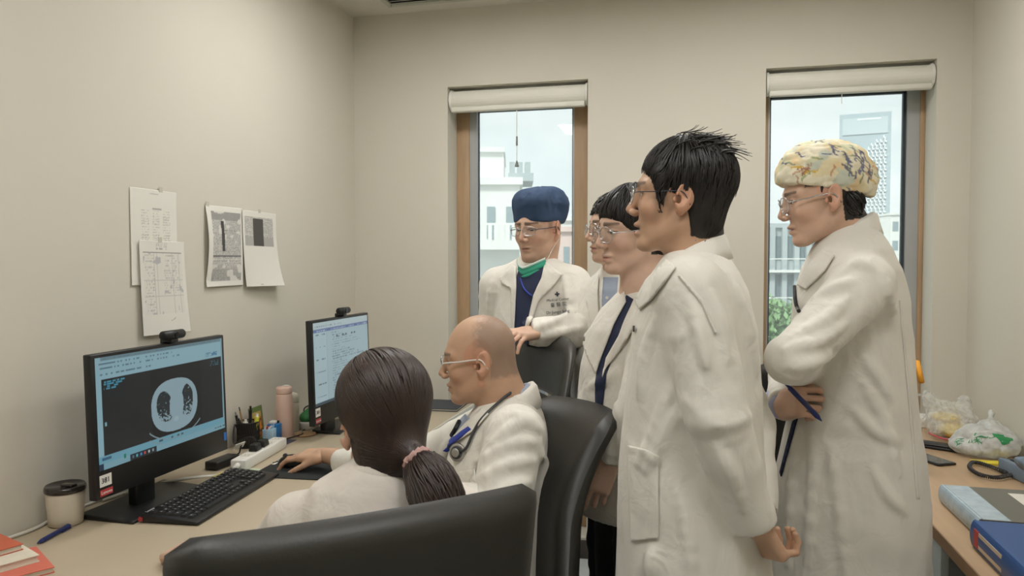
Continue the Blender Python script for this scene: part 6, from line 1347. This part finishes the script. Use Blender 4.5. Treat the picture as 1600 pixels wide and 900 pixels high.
# ------------------------------------------------ seated balding man with stethoscope
def make_seated_man():
    hd = 192
    p = Person('seated balding man in profile with rimless glasses, a stethoscope and a hand on the mouse', W(785,850,1.96), W(750,560,1.95), 191, 5, 0, 0.965,
               dict(skin='warm', male=True, jaw=1.06, lips=(164,104,92), brow=0.6, stubble=lambda x,ay,z: np.clip((0.015-x)*16,0,1)*np.clip((z+0.055)*40,0,1)*(1-0.55*np.clip((z-0.075)*30,0,1))), hd)
    p.head(W(790,645,1.96), 0.060); p.eyes()
    secs = [sc(797,612,1.97,0.070,0.058,hd),sc(794,628,1.97,0.112,0.078,hd),sc(791,645,1.97,0.150,0.096,hd),sc(786,668,1.97,0.185,0.116,hd),sc(782,710,1.97,0.202,0.138,hd),sc(778,770,1.97,0.20,0.150,hd),sc(772,840,1.97,0.198,0.155,hd),sc(770,930,1.97,0.205,0.165,hd)]
    sl = [([W(806,680,1.79),W(778,800,1.70),W(620,800,1.66)],[0.074,0.066,0.048]), ([W(752,672,2.13),W(662,716,2.20),W(531,722,2.42)],[0.066,0.056,0.040])]
    f, co = coat(p, secs, 0.52, sl, amp=0.0035, seed=15.9, samp=0.0026, h=0.0064, folds=[[(800,648),(824,656),(848,676)],[(745,722),(796,694),(842,690)],[(742,752),(798,724),(852,722)],[(758,782),(800,760),(840,752)],[(770,692),(800,668),(832,652)],[(842,700),(852,730),(848,770)],[(700,690),(690,720),(684,740)]], near=1.4)
    collar(co, W(797,616,1.97), p.hd, 0.076, 0.064, m_coat, th=2.25, h=0.040, fall=0.055, drop=0.07)
    collar(co, W(793,615,1.97), p.hd, 0.066, 0.056, m_shirt, th=2.9, h=0.034, fall=0.034, drop=0.06, name='shirt_collar')
    patch('shirt_front',[(716,660),(728,648),(736,655),(724,680),(706,700),(700,695)],f,m_shirt,co,0.002,thick=0.002,step=2.5)
    patch('lapel',[(756,640),(766,650),(742,676),(718,690),(712,684),(730,664)],f,m_coat,co,0.006)
    rb_ = mat('royal_blue', srgb(36,60,160), 0.5)
    patch('lanyard',[(736,669),(740,673),(722,688),(698,704),(694,703),(709,688)],f,rb_,co,0.009,thick=0.002,step=2)
    patch('chest_pocket',[(704,740),(744,732),(748,790),(706,800)],f,m_coat,co,0.003,thick=0.002)
    st = empty('stethoscope'); st.parent = p.t
    m_tub = mat('stethoscope_tube', srgb(58,60,62), 0.35)
    c_ = drape(f,[(806,606),(796,618),(772,640),(752,662),(742,680),(733,700),(724,708)],26,0.008)
    MB().tube(c_,0.0038,8).obj('tube', m_tub, st, smooth=True, world=True)
    c2 = drape(f,[(720,708),(721,709)],2,0.010)[0]; n2 = nrm(-FW*0.85+RT*-0.4+UP*0.1)
    cp = MB().tube([c2-n2*0.006,c2+n2*0.004],0.0225,24).obj('chest_piece', m_steel, st, bevel=0.002, world=True); MB().tube([c2+n2*0.0041,c2+n2*0.0062],0.0165,24).obj('diaphragm', m_dgrey, st, world=True); MB().tube([c2+n2*0.0063,c2+n2*0.014],0.011,20).obj('bell', m_steel, st, bevel=0.002, world=True)
    c3_ = drape(f,[(722,662),(716,674),(711,682)],6,0.010)
    if len(c3_) > 1: MB().tube(c3_,0.006,8).obj('clip_microphone', m_black, co, world=True)
    embroider(f, co, (('Dr. Huan',714,738,0.013),('Dash',714,746,0.012)), RT+UP*0.06, 1.4)
    MB().tube(drape(f,[(678,706),(682,710)],2,0.006),0.006,8).obj('cuff_button', m_btn, co, world=True)
    wr = W(531,722,2.42); mouse_top = V3(0.36,-1.275,DZ+0.045)
    kn = V3(0.435,-1.262,DZ+0.060); x_ = nrm(kn-V3(*(wr)))
    p.hand(kn-x_*0.088, nrm(V3(-1,0.06,-0.08)), nrm(V3(0.12,-0.15,1)), [(0.10,0.45,0.35),(0.12,0.5,0.35),(0.2,0.55,0.35),(0.3,0.6,0.4)], side=1, s=0.98, spread=0.10, thumb=(0.40,0.15))
    P, F = polygonize(rcone(W(545,721,2.40),kn-x_*0.085,0.030,0.0255), *bbox([W(545,721,2.40),kn-x_*0.085],0.05), 0.005); p.put(P,F,np.tile(c3(*SK['warm']),(len(P),1)))
    p.hand(W(620,800,1.66), nrm(V3(-1,0.2,-0.05)), V3(0,0,1), [(0.2,0.4,0.3)]*4, side=-1, s=0.98, hh=0.005)
    p.frame(inner(secs, 0.56, sl)); p.finish()
    c = W(785,850,1.96); lh = rad(172); hdv = V3(math.cos(lh),math.sin(lh),0); lat = V3(-hdv[1],hdv[0],0); hip = V3(c[0],c[1],0.56); legs(p, hip, [hip+hdv*0.42+lat*s*0.11+V3(0,0,-0.02) for s in (1,-1)], [V3(hip[0],hip[1],0)+hdv*0.40+lat*s*0.11 for s in (1,-1)], rad(hd), m_dark_t)
    p.glasses(m_frame_s, m_frame_w, 0.0255, 0.0165, -0.003, 0.0008, full=False, sq=3.0, temple_r=0.0022)
    return p
make_seated_man()

# ------------------------------------------------ seated woman with the ponytail, back to the camera
def make_ponytail_woman():
    hd = 122
    p = Person('seated woman with a brown ponytail tied by a pink band, her back to the camera', W(598,860,1.52), W(598,664,1.55), 129, 2, 0, 0.98, dict(skin='pale', jaw=0.97, under=lambda x,ay,z: ((x < 0.05)&(z > 0.02))|((x < -0.02)&(z > -0.10))), hd)
    p.head(W(600,738,1.52), 0.052); p.eyes()
    secs = [sc(600,716,1.51,0.064,0.056,hd),sc(600,732,1.51,0.100,0.075,hd),sc(598,752,1.51,0.140,0.092,hd),sc(596,778,1.51,0.172,0.108,hd),sc(594,815,1.51,0.190,0.122,hd),sc(592,870,1.51,0.192,0.130,hd),sc(592,960,1.51,0.195,0.135,hd),sc(592,1090,1.51,0.205,0.15,hd)]
    ew = onz(306,866,DZ+0.045)
    sl = [([W(466,822,1.52),W(392,915,1.62),ew],[0.066,0.056,0.040]), ([W(716,815,1.50),W(735,930,1.60),W(640,930,1.85)],[0.066,0.056,0.042])]
    f, co = coat(p, secs, 0.50, sl, m=m_coat2, amp=0.005, seed=18.4)
    collar(co, W(600,724,1.51), p.hd, 0.066, 0.058, m_coat2, th=2.2, h=0.030, fall=0.05, drop=0.05)
    hw = onz(264,856,DZ+0.024)
    p.hand(ew+0.25*(hw-ew), nrm(hw-ew+V3(0,0,-0.012)), nrm(V3(0.1,-0.3,1)), [(0.7,1.1,0.7),(0.8,1.2,0.7),(0.9,1.2,0.7),(0.9,1.2,0.7)], side=-1, s=0.90, thumb=(0.3,0.6))
    p.hand(W(640,930,1.85), nrm(V3(-0.7,0.6,0.0)), V3(0,0,1), [(0.3,0.5,0.3)]*4, side=1, s=0.9, hh=0.005)
    p.frame(inner(secs, 0.56, sl)); p.finish()
    c = W(598,860,1.52); lh = rad(172); hdv = V3(math.cos(lh),math.sin(lh),0); lat = V3(-hdv[1],hdv[0],0); hip = V3(c[0],c[1],0.56); legs(p, hip, [hip+hdv*0.40+lat*s*0.10+V3(0,0,-0.02) for s in (1,-1)], [V3(hip[0],hip[1],0)+hdv*0.38+lat*s*0.10 for s in (1,-1)], rad(hd), m_navy_s)
    tie = W(651,716,1.44); tl = np.linalg.inv(p.R)@((tie-p.c)/p.s)
    base = comb([('u',ell((-0.016,0,0.064),(0.107,0.099,0.101)),0),('u',ell((-0.040,0,-0.008),(0.080,0.072,0.080)),0.04),('s',rbox((0.056,0,-0.078),(0.092,0.16,0.092),0.02),0.010),('u',rcone((-0.055,0,-0.06),tl,0.060,0.020),0.05),('s',rbox((0.120,0,-0.06),(0.074,0.13,0.11),0.03),0.012),('s',ell((0.006,0.105,-0.040),(0.044,0.040,0.056)),0.008),('s',ell((0.006,-0.105,-0.040),(0.044,0.040,0.056)),0.008)])
    fb = local(base,p.c,p.R,p.s); hb = p.garment('hair', fb, p.c-0.19, p.c+0.19, 0.0042, m_hair2); rt, Q = scatter(fb,p.c,p.R,p.s,2600,lambda Q: (Q[:,2] > -0.12)&~((Q[:,0] > -0.045)&(Q[:,2] < 0.055)),41)
    def field(P,t): d = tie-P; return d/(np.linalg.norm(d,axis=1)[:,None]+1e-6)+np.array([0,0,0.15])*np.clip((P[:,2:]-p.c[2]),-1,1)
    dist = np.linalg.norm(rt-tie,axis=1); locks('locks', fb, rt, field, np.minimum(dist*0.95,0.12), m_hair2, hb, 9, 0.0034, 0.0011, 0.0012, 0.0, 0.04, 43, 0.4)
    # ponytail
    tailp = [tie, W(668,742,1.42), W(682,775,1.40), W(690,815,1.385), W(690,860,1.37)]; rr = [0.019,0.034,0.040,0.040,0.030]
    ft = comb([('u',rcone(tailp[i],tailp[i+1],rr[i],rr[i+1]),0.03) for i in range(4)]+[('d',lambda P: -0.0012*rib(np.stack([P[:,0]*60,P[:,1]*60,P[:,2]*4],1),1.0),0)])
    lo, hi = bbox(tailp,0.06); tb = p.garment('ponytail', ft, lo, hi, 0.0045, m_hair2)
    R = np.random.RandomState(6); n = 420; base_p = tie+R.randn(n,3)*0.012+(tailp[1]-tie)*R.rand(n,1)*1.2; rts = onto(ft, base_p, 0.0, 8); sp_ = np.array(tailp)
    def fld(P,t):
        k = np.clip(np.searchsorted(-sp_[:,2], -P[:,2])-1,0,3); d = sp_[k+1]-sp_[k]; return d/(np.linalg.norm(d,axis=1)[:,None])
    locks('tail_locks', ft, rts, fld, 0.13+0.05*R.rand(n), m_hair2, tb, 9, 0.0030, 0.0010, 0.0015, 0.10, 0.08, 47)
    ax = nrm(tailp[1]-tie); u = nrm(np.cross(ax,[0,0,1])); v = np.cross(ax,u); pts = [tie+ax*0.002+0.0225*(math.cos(a)*u+math.sin(a)*v) for a in np.linspace(0,2*math.pi,41)]
    fs = [q+0.002*math.sin(i*1.9)*ax for i,q in enumerate(pts)]; fs[-1] = fs[0]
    MB().tube(fs,[0.0085+0.0015*math.sin(i*2.4) for i in range(41)],8,cap=False).obj('hair_band', mat('pink_band', srgb(196,158,150), 0.8, var=0.1, vscale=60), p.t, smooth=True, world=True)
make_ponytail_woman()
